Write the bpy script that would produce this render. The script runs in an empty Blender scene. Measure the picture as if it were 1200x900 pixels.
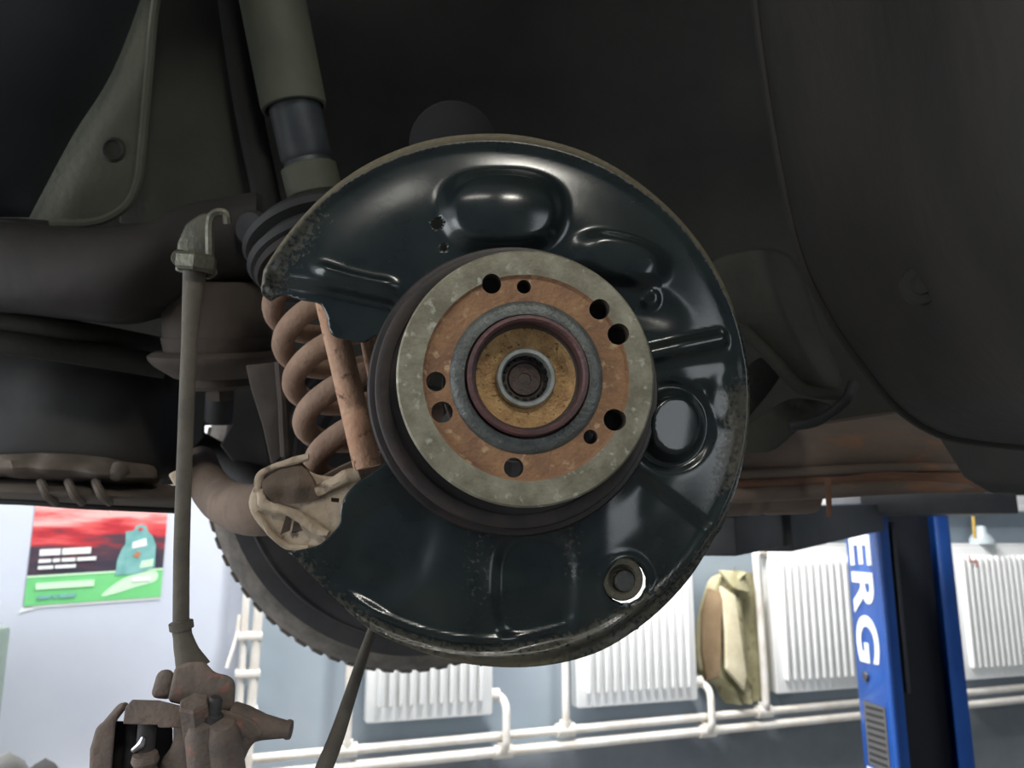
import bpy, bmesh, math, random
from mathutils import Vector, Matrix, noise
from mathutils.geometry import delaunay_2d_cdt

random.seed(7)
scene = bpy.context.scene
col = scene.collection
PI = math.pi

# ------------------------------------------------------------------ camera
FPX = 930.0                       # focal length in pixels of a 1200 x 900 frame
PITCH = math.radians(11.5)
CAM = Vector((0, 0, 1.05))
RIGHT = Vector((1, 0, 0))
FWD = Vector((0, math.cos(PITCH), math.sin(PITCH)))
UP = Vector((0, -math.sin(PITCH), math.cos(PITCH)))
cd = bpy.data.cameras.new('camera')
cam = bpy.data.objects.new('camera', cd)
col.objects.link(cam)
cam.location = CAM
cam.rotation_euler = (PI / 2 + PITCH, 0, 0)
cd.sensor_width = 36
cd.lens = 36 * FPX / 1200
cd.clip_start = 0.01
cd.dof.use_dof = True
cd.dof.focus_distance = 0.455
cd.dof.aperture_fstop = 13
scene.camera = cam

# ------------------------------------------------------------------ world, lamps, exposure
w = bpy.data.worlds.new('World')
scene.world = w
w.use_nodes = True
bg = w.node_tree.nodes['Background']
bg.inputs[0].default_value = (0.86, 0.93, 1.0, 1)
bg.inputs[1].default_value = 1.3
scene.view_settings.view_transform = 'Standard'
scene.view_settings.look = 'None'
scene.view_settings.exposure = 0.0
scene.view_settings.gamma = 1.0
scene.view_settings.use_curve_mapping = False


def area(name, loc, target, sx, sy, power, color):
    l = bpy.data.lights.new(name, 'AREA')
    l.shape = 'RECTANGLE'
    l.size, l.size_y = sx, sy
    l.energy = power
    l.color = color
    o = bpy.data.objects.new(name, l)
    col.objects.link(o)
    o.location = loc
    o.rotation_euler = (Vector(target) - Vector(loc)).to_track_quat('-Z', 'Y').to_euler()
    return o


# ceiling lamps of the workshop: two behind the photographer; the far wall row and side lights are added fill
area('ceiling_and_fill_light', (0.42, -0.95, 2.30), (0.0, 0.5, 1.1), 0.30, 0.12, 9, (1.0, 0.96, 0.86))
area('ceiling_and_fill_light', (-0.65, -1.6, 2.9), (0.0, 0.6, 1.1), 0.9, 0.16, 9, (1.0, 0.96, 0.88))
area('ceiling_and_fill_light', (-0.15, 1.85, 3.1), (0.1, 2.7, 0.6), 2.6, 0.2, 290, (1.0, 0.98, 0.96))  # added to brighten the far wall and radiators
area('added_side_light', (-2.3, -0.7, 0.85), (-0.2, 0.55, 1.1), 1.0, 1.2, 21, (0.95, 0.97, 1.0))  # added side light, reaches spring and rod from low left
area('added_side_light', (-2.8, 0.7, 1.5), (-0.7, 2.4, 0.7), 1.4, 1.6, 40, (0.96, 0.98, 1.0))  # added fill that evens out the left wall
area('added_side_light', (2.2, -1.7, 1.25), (0.0, 0.5, 1.1), 0.9, 1.5, 14, (0.9, 0.96, 1.0))  # added to put highlights on the shield's boss and dome


# ------------------------------------------------------------------ helpers
def P(px, py, d):
    """world point seen at a place of the frame, d metres in front of the lens"""
    return CAM + d * (FWD + (px - 600) / FPX * RIGHT + (450 - py) / FPX * UP)


MATS = {}


def mat(name, c1, c2=None, scale=20.0, rough=0.6, metal=0.0, bump=0.0, bscale=None, c3=None, spot=0.6, detail=5.0,
        coat=0.0, stretch=None):
    m = bpy.data.materials.new(name)
    m.use_nodes = True
    nt = m.node_tree
    b = nt.nodes['Principled BSDF']
    b.inputs['Base Color'].default_value = (*c1, 1)
    b.inputs['Roughness'].default_value = rough
    b.inputs['Metallic'].default_value = metal
    if coat:
        b.inputs['Coat Weight'].default_value = coat
        b.inputs['Coat Roughness'].default_value = 0.12
    tc = nt.nodes.new('ShaderNodeTexCoord')
    src = tc.outputs['Object']
    if stretch:
        mp = nt.nodes.new('ShaderNodeMapping')
        mp.inputs['Scale'].default_value = stretch
        nt.links.new(src, mp.inputs[0])
        src = mp.outputs[0]
    if c2:
        n = nt.nodes.new('ShaderNodeTexNoise')
        n.inputs['Scale'].default_value = scale
        n.inputs['Detail'].default_value = detail
        n.inputs['Roughness'].default_value = 0.65
        nt.links.new(src, n.inputs['Vector'])
        r = nt.nodes.new('ShaderNodeValToRGB')
        r.color_ramp.elements[0].position = 0.36
        r.color_ramp.elements[0].color = (*c1, 1)
        r.color_ramp.elements[1].position = 0.62
        r.color_ramp.elements[1].color = (*c2, 1)
        nt.links.new(n.outputs['Fac'], r.inputs[0])
        out = r.outputs[0]
        if c3:
            n2 = nt.nodes.new('ShaderNodeTexNoise')
            n2.inputs['Scale'].default_value = scale * 3.3
            n2.inputs['Detail'].default_value = 4
            nt.links.new(src, n2.inputs['Vector'])
            r2 = nt.nodes.new('ShaderNodeValToRGB')
            r2.color_ramp.elements[0].position = spot
            r2.color_ramp.elements[0].color = (0, 0, 0, 1)
            r2.color_ramp.elements[1].position = spot + 0.1
            r2.color_ramp.elements[1].color = (1, 1, 1, 1)
            nt.links.new(n2.outputs['Fac'], r2.inputs[0])
            mx = nt.nodes.new('ShaderNodeMixRGB')
            mx.inputs[2].default_value = (*c3, 1)
            nt.links.new(r2.outputs[0], mx.inputs[0])
            nt.links.new(out, mx.inputs[1])
            out = mx.outputs[0]
        nt.links.new(out, b.inputs['Base Color'])
    if bump:
        n3 = nt.nodes.new('ShaderNodeTexNoise')
        n3.inputs['Scale'].default_value = bscale or scale * 4
        n3.inputs['Detail'].default_value = 6
        nt.links.new(src, n3.inputs['Vector'])
        bp = nt.nodes.new('ShaderNodeBump')
        bp.inputs['Strength'].default_value = bump
        bp.inputs['Distance'].default_value = 0.004
        nt.links.new(n3.outputs['Fac'], bp.inputs['Height'])
        nt.links.new(bp.outputs[0], b.inputs['Normal'])
    MATS[name] = m
    return m


mat('wall_paint', (0.27, 0.33, 0.38), (0.31, 0.36, 0.41), 2.5, 0.7)
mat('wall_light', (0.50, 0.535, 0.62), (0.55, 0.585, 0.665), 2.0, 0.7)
mat('dado_paint', (0.13, 0.15, 0.17), (0.17, 0.19, 0.21), 4, 0.6)
mat('ceiling_paint', (0.42, 0.42, 0.40), (0.36, 0.36, 0.35), 2, 0.8)
mat('concrete', (0.22, 0.22, 0.21), (0.30, 0.30, 0.29), 5, 0.8, bump=0.2)
mat('rad_white', (0.90, 0.91, 0.90), (0.86, 0.87, 0.86), 6, 0.35)
mat('pipe_white', (0.76, 0.74, 0.70), (0.62, 0.57, 0.50), 9, 0.45)
mat('frame_white', (0.8, 0.8, 0.8), rough=0.4)
mat('blue_paint', (0.010, 0.070, 0.32), (0.014, 0.088, 0.37), 8, 0.3, coat=0.4)
mat('post_dark', (0.004, 0.005, 0.009), (0.007, 0.009, 0.014), 12, 0.55)
mat('post_bar', (0.05, 0.05, 0.06), rough=0.4)
mat('letter_white', (0.82, 0.84, 0.86), rough=0.5)
mat('sticker_grey', (0.09, 0.09, 0.09), rough=0.6)
mat('sticker_line', (0.02, 0.02, 0.02), rough=0.6)
mat('arm_dark', (0.02, 0.021, 0.025), (0.032, 0.032, 0.036), 15, 0.6)
mat('plate_grey', (0.05, 0.052, 0.055), (0.075, 0.075, 0.078), 12, 0.5)
mat('undercoat', (0.015, 0.0155, 0.0115), (0.025, 0.025, 0.018), 9, 0.8, bump=0.25, bscale=160)
mat('undercoat_dark', (0.010, 0.010, 0.009), (0.017, 0.016, 0.014), 9, 0.85, bump=0.2, bscale=120)
mat('undercoat_olive', (0.060, 0.062, 0.044), (0.080, 0.081, 0.056), 11, 0.75, bump=0.25, bscale=180)
mat('liner', (0.010, 0.0088, 0.0072), (0.019, 0.0155, 0.0125), 7, 0.8, bump=0.3, bscale=90, stretch=(1, 1, 0.3))
mat('sill_dirt', (0.15, 0.104, 0.078), (0.10, 0.076, 0.062), 8, 0.85, bump=0.3, c3=(0.19, 0.10, 0.06), spot=0.58,
    stretch=(0.4, 1, 2))
mat('rust_seam', (0.20, 0.088, 0.045), (0.11, 0.058, 0.038), 14, 0.9, bump=0.4, stretch=(0.4, 1, 2))
mat('tank_dark', (0.020, 0.020, 0.021), (0.030, 0.028, 0.026), 8, 0.75, bump=0.2)
mat('tank_dirt', (0.16, 0.125, 0.098), (0.09, 0.072, 0.060), 9, 0.9, bump=0.4, stretch=(0.6, 1, 1.5))
mat('subframe', (0.015, 0.0135, 0.013), (0.025, 0.020, 0.018), 10, 0.8, bump=0.25)
mat('mount', (0.042, 0.034, 0.027), (0.062, 0.046, 0.037), 14, 0.85, bump=0.35)
mat('rubber', (0.012, 0.012, 0.013), (0.02, 0.02, 0.02), 20, 0.7, bump=0.1)
mat('black_hole', (0.004, 0.004, 0.005), rough=0.9)
mat('spring_rust', (0.25, 0.155, 0.108), (0.31, 0.205, 0.145), 40, 0.85, bump=0.3, bscale=240, c3=(0.12, 0.07, 0.05), spot=0.66)
mat('rod_rust', (0.44, 0.24, 0.15), (0.52, 0.32, 0.21), 45, 0.8, bump=0.35, bscale=260, c3=(0.15, 0.075, 0.05), spot=0.60)
mat('mud', (0.50, 0.41, 0.31), (0.36, 0.28, 0.20), 26, 0.95, bump=0.6, bscale=110, c3=(0.12, 0.09, 0.07), spot=0.62)
mat('mud_dark', (0.16, 0.11, 0.08), (0.10, 0.075, 0.055), 30, 0.95, bump=0.5, bscale=110)
mat('arm_mud', (0.19, 0.135, 0.10), (0.13, 0.095, 0.075), 20, 0.9, bump=0.35)
mat('splash_blue_light', (0.024, 0.027, 0.031), (0.032, 0.036, 0.041), 8, 0.5)  # blue cast of the light put into the colour
mat('undercoat_mid', (0.036, 0.036, 0.027), (0.046, 0.045, 0.034), 9, 0.8, bump=0.2, bscale=160)
mat('shock_tube', (0.072, 0.076, 0.053), (0.094, 0.098, 0.068), 14, 0.7, bump=0.1)
mat('shock_dark', (0.025, 0.030, 0.036), (0.045, 0.050, 0.052), 22, 0.5)
mat('hose', (0.085, 0.075, 0.062), (0.12, 0.105, 0.083), 30, 0.85, bump=0.3)
mat('hose_metal', (0.08, 0.08, 0.062), (0.12, 0.115, 0.085), 60, 0.45, metal=0.5, bump=0.2)
mat('caliper', (0.12, 0.095, 0.082), (0.175, 0.130, 0.105), 32, 0.85, bump=0.45, bscale=170, c3=(0.24, 0.115, 0.090), spot=0.60)
mat('caliper_dark', (0.028, 0.026, 0.028), (0.05, 0.045, 0.045), 40, 0.7, bump=0.2)
mat('bright_metal', (0.55, 0.55, 0.57), rough=0.3, metal=1.0)
mat('ring_dark', (0.014, 0.012, 0.012), (0.028, 0.020, 0.018), 40, 0.5, bump=0.1)
mat('ring_brown', (0.036, 0.024, 0.020), (0.018, 0.014, 0.013), 50, 0.6, bump=0.1)
mat('hub_steel', (0.27, 0.255, 0.185), (0.15, 0.135, 0.092), 48, 0.6, metal=0.2, bump=0.18, bscale=520, c3=(0.36, 0.355, 0.29), spot=0.60)
mat('hub_edge', (0.05, 0.043, 0.036), (0.08, 0.06, 0.05), 60, 0.7, metal=0.2, bump=0.3)
mat('hub_rust', (0.30, 0.165, 0.082), (0.20, 0.105, 0.062), 42, 0.85, bump=0.45, bscale=300, c3=(0.42, 0.28, 0.16), spot=0.60)
mat('hub_grey', (0.13, 0.14, 0.13), (0.085, 0.09, 0.085), 90, 0.45, metal=0.4, bump=0.25, bscale=400, c3=(0.20, 0.21, 0.19), spot=0.64)
mat('collar', (0.125, 0.055, 0.052), (0.085, 0.048, 0.05), 60, 0.5, metal=0.3, bump=0.3, bscale=300)
mat('cup_rust', (0.52, 0.33, 0.14), (0.34, 0.19, 0.08), 110, 0.7, metal=0.2, bump=0.5, bscale=500, c3=(0.11, 0.06, 0.035), spot=0.60)
mat('nut_steel', (0.46, 0.48, 0.45), (0.30, 0.31, 0.28), 120, 0.35, metal=0.6)
mat('shaft_end', (0.045, 0.032, 0.027), (0.075, 0.050, 0.042), 90, 0.6, metal=0.3, bump=0.3)
mat('tyre', (0.030, 0.028, 0.030), (0.042, 0.040, 0.042), 20, 0.75)
mat('tyre_tread', (0.17, 0.15, 0.13), (0.10, 0.09, 0.08), 30, 0.95, bump=0.4)
mat('rim_dark', (0.085, 0.08, 0.085), (0.12, 0.11, 0.11), 20, 0.45, metal=0.3)
mat('jacket', (0.30, 0.28, 0.15), (0.40, 0.37, 0.23), 14, 0.9, bump=0.4, bscale=60, c3=(0.20, 0.15, 0.08), spot=0.60)
mat('jacket_pale', (0.58, 0.53, 0.38), (0.48, 0.43, 0.29), 16, 0.9, bump=0.3, bscale=60)
mat('jacket_lining', (0.15, 0.10, 0.05), (0.20, 0.14, 0.08), 14, 0.9)
mat('poster_paper', (0.78, 0.8, 0.8), rough=0.35)
mat('poster_green', (0.15, 0.52, 0.19), (0.19, 0.60, 0.24), 6, 0.35)
mat('poster_pale', (0.55, 0.80, 0.55), rough=0.35)
mat('poster_teal', (0.13, 0.33, 0.33), (0.22, 0.45, 0.43), 22, 0.35)
mat('poster_orange', (0.42, 0.19, 0.10), rough=0.35)
mat('cabinet_green', (0.15, 0.20, 0.18), (0.19, 0.24, 0.21), 6, 0.5)
mat('sack_grey', (0.22, 0.22, 0.20), (0.17, 0.17, 0.16), 8, 0.9, bump=0.3)
mat('sack_dark', (0.03, 0.03, 0.03), (0.05, 0.05, 0.05), 8, 0.9, bump=0.3)
mat('string_yellow', (0.45, 0.30, 0.07), rough=0.7)
mat('plastic_clear', (0.45, 0.52, 0.55), rough=0.2)
mat('red_mark', (0.5, 0.1, 0.07), rough=0.6)
mat('plug', (0.045, 0.042, 0.030), (0.075, 0.066, 0.045), 90, 0.7, bump=0.3)
mat('plug_disc', (0.050, 0.052, 0.050), (0.03, 0.03, 0.03), 60, 0.5, bump=0.2)

# poster artwork: blurred red streaks fading into a dark track (print)
pm = mat('poster_print', (0.5, 0.05, 0.05), rough=0.35)
nt = pm.node_tree
b = nt.nodes['Principled BSDF']
tc = nt.nodes.new('ShaderNodeTexCoord')
mp = nt.nodes.new('ShaderNodeMapping')
mp.inputs['Scale'].default_value = (7, 7, 34)
nn = nt.nodes.new('ShaderNodeTexNoise')
nn.inputs['Scale'].default_value = 1.0
nn.inputs['Detail'].default_value = 6
sp = nt.nodes.new('ShaderNodeSeparateXYZ')
ma = nt.nodes.new('ShaderNodeMath')
ma.operation = 'MULTIPLY_ADD'
ma.inputs[1].default_value = 3.6
ma.inputs[2].default_value = -0.62
ad = nt.nodes.new('ShaderNodeMath')
rp = nt.nodes.new('ShaderNodeValToRGB')
e = rp.color_ramp.elements
e[0].position, e[0].color = 0.30, (0.045, 0.04, 0.06, 1)
e[1].position, e[1].color = 0.86, (0.80, 0.42, 0.40, 1)
for pos, c in ((0.45, (0.10, 0.05, 0.065, 1)), (0.56, (0.45, 0.035, 0.045, 1)), (0.70, (0.72, 0.12, 0.12, 1))):
    q = e.new(pos)
    q.color = c
nt.links.new(tc.outputs['Object'], mp.inputs[0])
nt.links.new(mp.outputs[0], nn.inputs['Vector'])
nt.links.new(tc.outputs['Object'], sp.inputs[0])
nt.links.new(sp.outputs['Z'], ma.inputs[0])
nt.links.new(ma.outputs[0], ad.inputs[0])
nt.links.new(nn.outputs['Fac'], ad.inputs[1])
nt.links.new(ad.outputs[0], rp.inputs[0])
nt.links.new(rp.outputs[0], b.inputs['Base Color'])

# window glass: mostly clear with a faint reflection
gm = bpy.data.materials.new('window_glass')
gm.use_nodes = True
nt = gm.node_tree
for n in list(nt.nodes):
    nt.nodes.remove(n)
o_ = nt.nodes.new('ShaderNodeOutputMaterial')
tr = nt.nodes.new('ShaderNodeBsdfTransparent')
gl = nt.nodes.new('ShaderNodeBsdfGlossy')
gl.inputs['Roughness'].default_value = 0.03
fr = nt.nodes.new('ShaderNodeFresnel')
mx = nt.nodes.new('ShaderNodeMixShader')
nt.links.new(fr.outputs[0], mx.inputs[0])
nt.links.new(tr.outputs[0], mx.inputs[1])
nt.links.new(gl.outputs[0], mx.inputs[2])
nt.links.new(mx.outputs[0], o_.inputs[0])
MATS['window_glass'] = gm

# shield paint: glossy black, worn and speckled towards the rolled rim (wear attribute)
sm = mat('shield_paint', (0.010, 0.013, 0.014), rough=0.22)
nt = sm.node_tree
b = nt.nodes['Principled BSDF']
at = nt.nodes.new('ShaderNodeAttribute')
at.attribute_name = 'wear'
tc = nt.nodes.new('ShaderNodeTexCoord')
n1 = nt.nodes.new('ShaderNodeTexNoise')
n1.inputs['Scale'].default_value = 380
n1.inputs['Detail'].default_value = 3
nt.links.new(tc.outputs['Object'], n1.inputs['Vector'])
a1 = nt.nodes.new('ShaderNodeMath')
a1.operation = 'ADD'
nt.links.new(at.outputs['Fac'], a1.inputs[0])
nt.links.new(n1.outputs['Fac'], a1.inputs[1])
r1 = nt.nodes.new('ShaderNodeMapRange')
r1.inputs['From Min'].default_value = 0.72
r1.inputs['From Max'].default_value = 1.55
nt.links.new(a1.outputs[0], r1.inputs['Value'])
n2 = nt.nodes.new('ShaderNodeTexNoise')
n2.inputs['Scale'].default_value = 26
n2.inputs['Detail'].default_value = 5
nt.links.new(tc.outputs['Object'], n2.inputs['Vector'])
r2 = nt.nodes.new('ShaderNodeValToRGB')
r2.color_ramp.elements[0].position = 0.4
r2.color_ramp.elements[0].color = (0.009, 0.0135, 0.0145, 1)
r2.color_ramp.elements[1].position = 0.7
r2.color_ramp.elements[1].color = (0.017, 0.023, 0.022, 1)
nt.links.new(n2.outputs['Fac'], r2.inputs[0])
m1 = nt.nodes.new('ShaderNodeMixRGB')
m1.inputs[2].default_value = (0.125, 0.105, 0.065, 1)
nt.links.new(r1.outputs[0], m1.inputs[0])
nt.links.new(r2.outputs[0], m1.inputs[1])
nt.links.new(m1.outputs[0], b.inputs['Base Color'])
r3 = nt.nodes.new('ShaderNodeMapRange')
r3.inputs['To Min'].default_value = 0.20
r3.inputs['To Max'].default_value = 0.75
nt.links.new(r1.outputs[0], r3.inputs['Value'])
nt.links.new(r3.outputs[0], b.inputs['Roughness'])
bp = nt.nodes.new('ShaderNodeBump')
bp.inputs['Strength'].default_value = 0.06
bp.inputs['Distance'].default_value = 0.003
nt.links.new(n2.outputs['Fac'], bp.inputs['Height'])
nt.links.new(bp.outputs[0], b.inputs['Normal'])


def empty(name, label, cat, loc, M=None, group=None):
    o = bpy.data.objects.new(name, None)
    o.empty_display_size = 0.05
    col.objects.link(o)
    if M is not None:
        o.matrix_world = M
    else:
        o.location = loc
    o['label'] = label
    o['category'] = cat
    if group:
        o['group'] = group
    bpy.context.view_layer.update()
    return o


def root_of(o):
    while o.parent:
        o = o.parent
    return o


def obj(name, verts, faces, m, parent=None, smooth=True, local=False, label=None, cat=None, kind=None, group=None,
        midx=None, sharp=40):
    """one mesh object; world-space vertices are moved into the frame of their thing"""
    vs = [Vector(v) for v in verts]
    loc = None
    if parent is not None:
        if not local:
            inv = root_of(parent).matrix_world.inverted()
            vs = [inv @ v for v in vs]
    elif not local:
        lo = Vector((min(v[i] for v in vs) for i in range(3)))
        hi = Vector((max(v[i] for v in vs) for i in range(3)))
        loc = (lo + hi) / 2
        loc.z = lo.z
        vs = [v - loc for v in vs]
    me = bpy.data.meshes.new(name)
    me.from_pydata([tuple(v) for v in vs], [], [tuple(f) for f in faces])
    bm = bmesh.new()
    bm.from_mesh(me)
    bmesh.ops.recalc_face_normals(bm, faces=bm.faces)
    bm.to_mesh(me)
    bm.free()
    ms = m if isinstance(m, (list, tuple)) else [m]
    for k in ms:
        me.materials.append(MATS[k])
    if midx:
        for i, p in enumerate(me.polygons):
            p.material_index = midx[i]
    if smooth:
        me.polygons.foreach_set('use_smooth', [True] * len(me.polygons))
        try:
            me.set_sharp_from_angle(angle=math.radians(sharp))
        except Exception:
            pass
    o = bpy.data.objects.new(name, me)
    col.objects.link(o)
    if parent is not None:
        o.parent = parent
    elif loc is not None:
        o.location = loc
    if label:
        o['label'] = label
    if cat:
        o['category'] = cat
    if kind:
        o['kind'] = kind
    if group:
        o['group'] = group
    return o


def bm_out(bm):
    bm.verts.index_update()
    v = [x.co.copy() for x in bm.verts]
    f = [[y.index for y in x.verts] for x in bm.faces]
    bm.free()
    return v, f


def bevel(verts, faces, w, seg=2, angle=25):
    bm = bmesh.new()
    bv = [bm.verts.new(v) for v in verts]
    for f in faces:
        try:
            bm.faces.new([bv[i] for i in f])
        except ValueError:
            pass
    bmesh.ops.recalc_face_normals(bm, faces=bm.faces)
    es = [e for e in bm.edges if len(e.link_faces) == 2 and e.calc_face_angle() > math.radians(angle)]
    if w > 0:
        bmesh.ops.bevel(bm, geom=es, offset=w, segments=seg, affect='EDGES', profile=0.5, clamp_overlap=True)
    return bm_out(bm)


def box(c, size, ax=None, w=0.0, seg=2):
    """box with centre c and full sizes along the axes ax"""
    ax = ax or (Vector((1, 0, 0)), Vector((0, 1, 0)), Vector((0, 0, 1)))
    c = Vector(c)
    v = []
    for i in (-.5, .5):
        for j in (-.5, .5):
            for k in (-.5, .5):
                v.append(c + ax[0] * i * size[0] + ax[1] * j * size[1] + ax[2] * k * size[2])
    f = [(0, 1, 3, 2), (4, 6, 7, 5), (0, 4, 5, 1), (2, 3, 7, 6), (0, 2, 6, 4), (1, 5, 7, 3)]
    if w:
        return bevel(v, f, w, seg)
    return v, f


def join(*parts):
    V, F = [], []
    for v, f in parts:
        n = len(V)
        V += list(v)
        F += [[i + n for i in q] for q in f]
    return V, F


def prism(poly, ext, w=0.0, seg=2):
    """closed polygon of 3-D points extruded by the vector ext"""
    n = len(poly)
    v = [Vector(p) for p in poly] + [Vector(p) + ext for p in poly]
    f = [list(range(n)), list(range(2 * n - 1, n - 1, -1))]
    f += [(i, n + i, n + (i + 1) % n, (i + 1) % n) for i in range(n)]
    if w:
        return bevel(v, f, w, seg)
    return v, f


def slab(pts, d, thick, w=0.0, seg=2, dirv=None):
    """outline at its own distance d, thick metres deep"""
    q = [P(x, y, d) for x, y in pts]
    c = sum(q, Vector((0, 0, 0))) / len(q)
    return prism(q, (dirv or (c - CAM).normalized()) * thick, w, seg)


def smooth_path(pts, n=8):
    pts = [Vector(p) for p in pts]
    if len(pts) < 3:
        return pts
    q = [pts[0] * 2 - pts[1]] + pts + [pts[-1] * 2 - pts[-2]]
    out = []
    for i in range(1, len(q) - 2):
        a, b_, c, d = q[i - 1:i + 3]
        for k in range(n):
            t = k / n
            out.append(0.5 * ((2 * b_) + (c - a) * t + (2 * a - 5 * b_ + 4 * c - d) * t * t + (3 * b_ - a - 3 * c + d) * t ** 3))
    out.append(pts[-1])
    return out


def tube(path, rad, seg=14, caps=True):
    n = len(path)
    path = [Vector(p) for p in path]
    rads = rad if isinstance(rad, (list, tuple)) else [rad] * n
    if len(rads) != n:
        m = len(rads)
        rr = []
        for i in range(n):
            t = i / (n - 1) * (m - 1)
            k = min(int(t), m - 2)
            rr.append(rads[k] + (rads[k + 1] - rads[k]) * (t - k))
        rads = rr
    V, F = [], []
    tan = (path[1] - path[0]).normalized()
    nrm = tan.orthogonal().normalized()
    for i in range(n):
        if i == 0:
            t2 = path[1] - path[0]
        elif i == n - 1:
            t2 = path[-1] - path[-2]
        else:
            t2 = path[i + 1] - path[i - 1]
        t2.normalize()
        nrm = (nrm - t2 * nrm.dot(t2)).normalized()
        bn = t2.cross(nrm)
        for k in range(seg):
            a = 2 * PI * k / seg
            V.append(path[i] + (nrm * math.cos(a) + bn * math.sin(a)) * rads[i])
    for i in range(n - 1):
        for k in range(seg):
            F.append((i * seg + k, i * seg + (k + 1) % seg, (i + 1) * seg + (k + 1) % seg, (i + 1) * seg + k))
    if caps:
        F.append(list(range(seg))[::-1])
        F.append([(n - 1) * seg + k for k in range(seg)])
    return V, F


def lathe(prof, seg=96, closed=False):
    """profile of (r, z) turned about the local z axis; returns verts, faces, profile index of every face"""
    V, F, I = [], [], []
    n = len(prof)
    rings = []
    for r, z in prof:
        if r < 1e-6:
            rings.append([len(V)])
            V.append(Vector((0, 0, z)))
        else:
            rings.append(list(range(len(V), len(V) + seg)))
            for k in range(seg):
                a = 2 * PI * k / seg
                V.append(Vector((r * math.cos(a), r * math.sin(a), z)))
    for i in range(n if closed else n - 1):
        A, B = rings[i], rings[(i + 1) % n]
        for k in range(seg):
            k2 = (k + 1) % seg
            if len(A) == 1 and len(B) == 1:
                continue
            if len(A) == 1:
                F.append((A[0], B[k2], B[k]))
            elif len(B) == 1:
                F.append((A[k], A[k2], B[0]))
            else:
                F.append((A[k], A[k2], B[k2], B[k]))
            I.append(i)
    return V, F, I


def frame(o, z, x=None):
    """matrix with origin o and local z axis along z"""
    z = z.normalized()
    x = (x or z.orthogonal())
    x = (x - z * x.dot(z)).normalized()
    y = z.cross(x)
    M = Matrix.Identity(4)
    for i in range(3):
        M[i][0], M[i][1], M[i][2], M[i][3] = x[i], y[i], z[i], o[i]
    return M


def turned(prof, o, z, seg=32):
    M = frame(Vector(o), Vector(z))
    v, f, i = lathe(prof, seg)
    return [M @ q for q in v], f


def loft(rows, thick, away=None, n=6, wob=0.0, wscale=20):
    """smooth sheet through rows of points, thick metres thick"""
    rows = [smooth_path(r, n) for r in rows]
    m = len(rows[0])
    cols = [smooth_path([r[j] for r in rows], n) for j in range(m)]
    k = len(cols[0])
    away = (away or FWD).normalized()
    V, F = [], []
    for j in range(m):
        for i in range(k):
            p = cols[j][i]
            if wob:
                p = p + away * wob * noise.noise(p * wscale)
            V.append(p)
    N = len(V)
    V += [p + away * thick for p in V]
    idx = lambda j, i: j * k + i
    for j in range(m - 1):
        for i in range(k - 1):
            q = [idx(j, i), idx(j + 1, i), idx(j + 1, i + 1), idx(j, i + 1)]
            F.append(q)
            F.append([N + x for x in q[::-1]])
    edge = [idx(0, i) for i in range(k)] + [idx(j, k - 1) for j in range(1, m)] + \
           [idx(m - 1, i) for i in range(k - 2, -1, -1)] + [idx(j, 0) for j in range(m - 2, 0, -1)]
    for a, b_ in zip(edge, edge[1:] + edge[:1]):
        F.append([a, b_, b_ + N, a + N])
    return V, F


def boolean_cut(o, cutters):
    for c in cutters:
        md = o.modifiers.new('cut', 'BOOLEAN')
        md.operation = 'DIFFERENCE'
        md.solver = 'EXACT'
        md.object = c
    bpy.context.view_layer.update()
    dg = bpy.context.evaluated_depsgraph_get()
    me = bpy.data.meshes.new_from_object(o.evaluated_get(dg))
    o.modifiers.clear()
    old = o.data
    me.name = o.name
    o.data = me
    bpy.data.meshes.remove(old)
    for c in cutters:
        cm = c.data
        bpy.data.objects.remove(c)
        bpy.data.meshes.remove(cm)
    try:
        o.data.set_sharp_from_angle(angle=math.radians(35))
    except Exception:
        pass


def catmull2(pts, n=6, closed=False):
    """smooth 2-D outline"""
    v = [Vector((x, y, 0)) for x, y in pts]
    if closed:
        N = len(v)
        out = []
        for i in range(N):
            a, b_, c, d = v[i - 1], v[i], v[(i + 1) % N], v[(i + 2) % N]
            for k in range(n):
                t = k / n
                out.append(0.5 * ((2 * b_) + (c - a) * t + (2 * a - 5 * b_ + 4 * c - d) * t * t + (3 * b_ - a - 3 * c + d) * t ** 3))
        return [(q.x, q.y) for q in out]
    return [(q.x, q.y) for q in smooth_path(v, n)]


# ------------------------------------------------------------------ the room
AL = math.radians(19.3)
WT = Vector((math.cos(AL), math.sin(AL), 0))          # along the far wall
WN = Vector((math.sin(AL), -math.cos(AL), 0))         # out of it, into the room
W0 = Vector((0, 2.67, 0))
Z = Vector((0, 0, 1))
WAX = (WT, WN, Z)


def WP(s, z, off=0.0):
    return W0 + WT * s + WN * off + Z * z


def wbox(s0, s1, z0, z1, o0, o1, w=0.0, seg=2):
    return box(WP((s0 + s1) / 2, (z0 + z1) / 2, (o0 + o1) / 2), (s1 - s0, o1 - o0, z1 - z0), WAX, w, seg)


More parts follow.
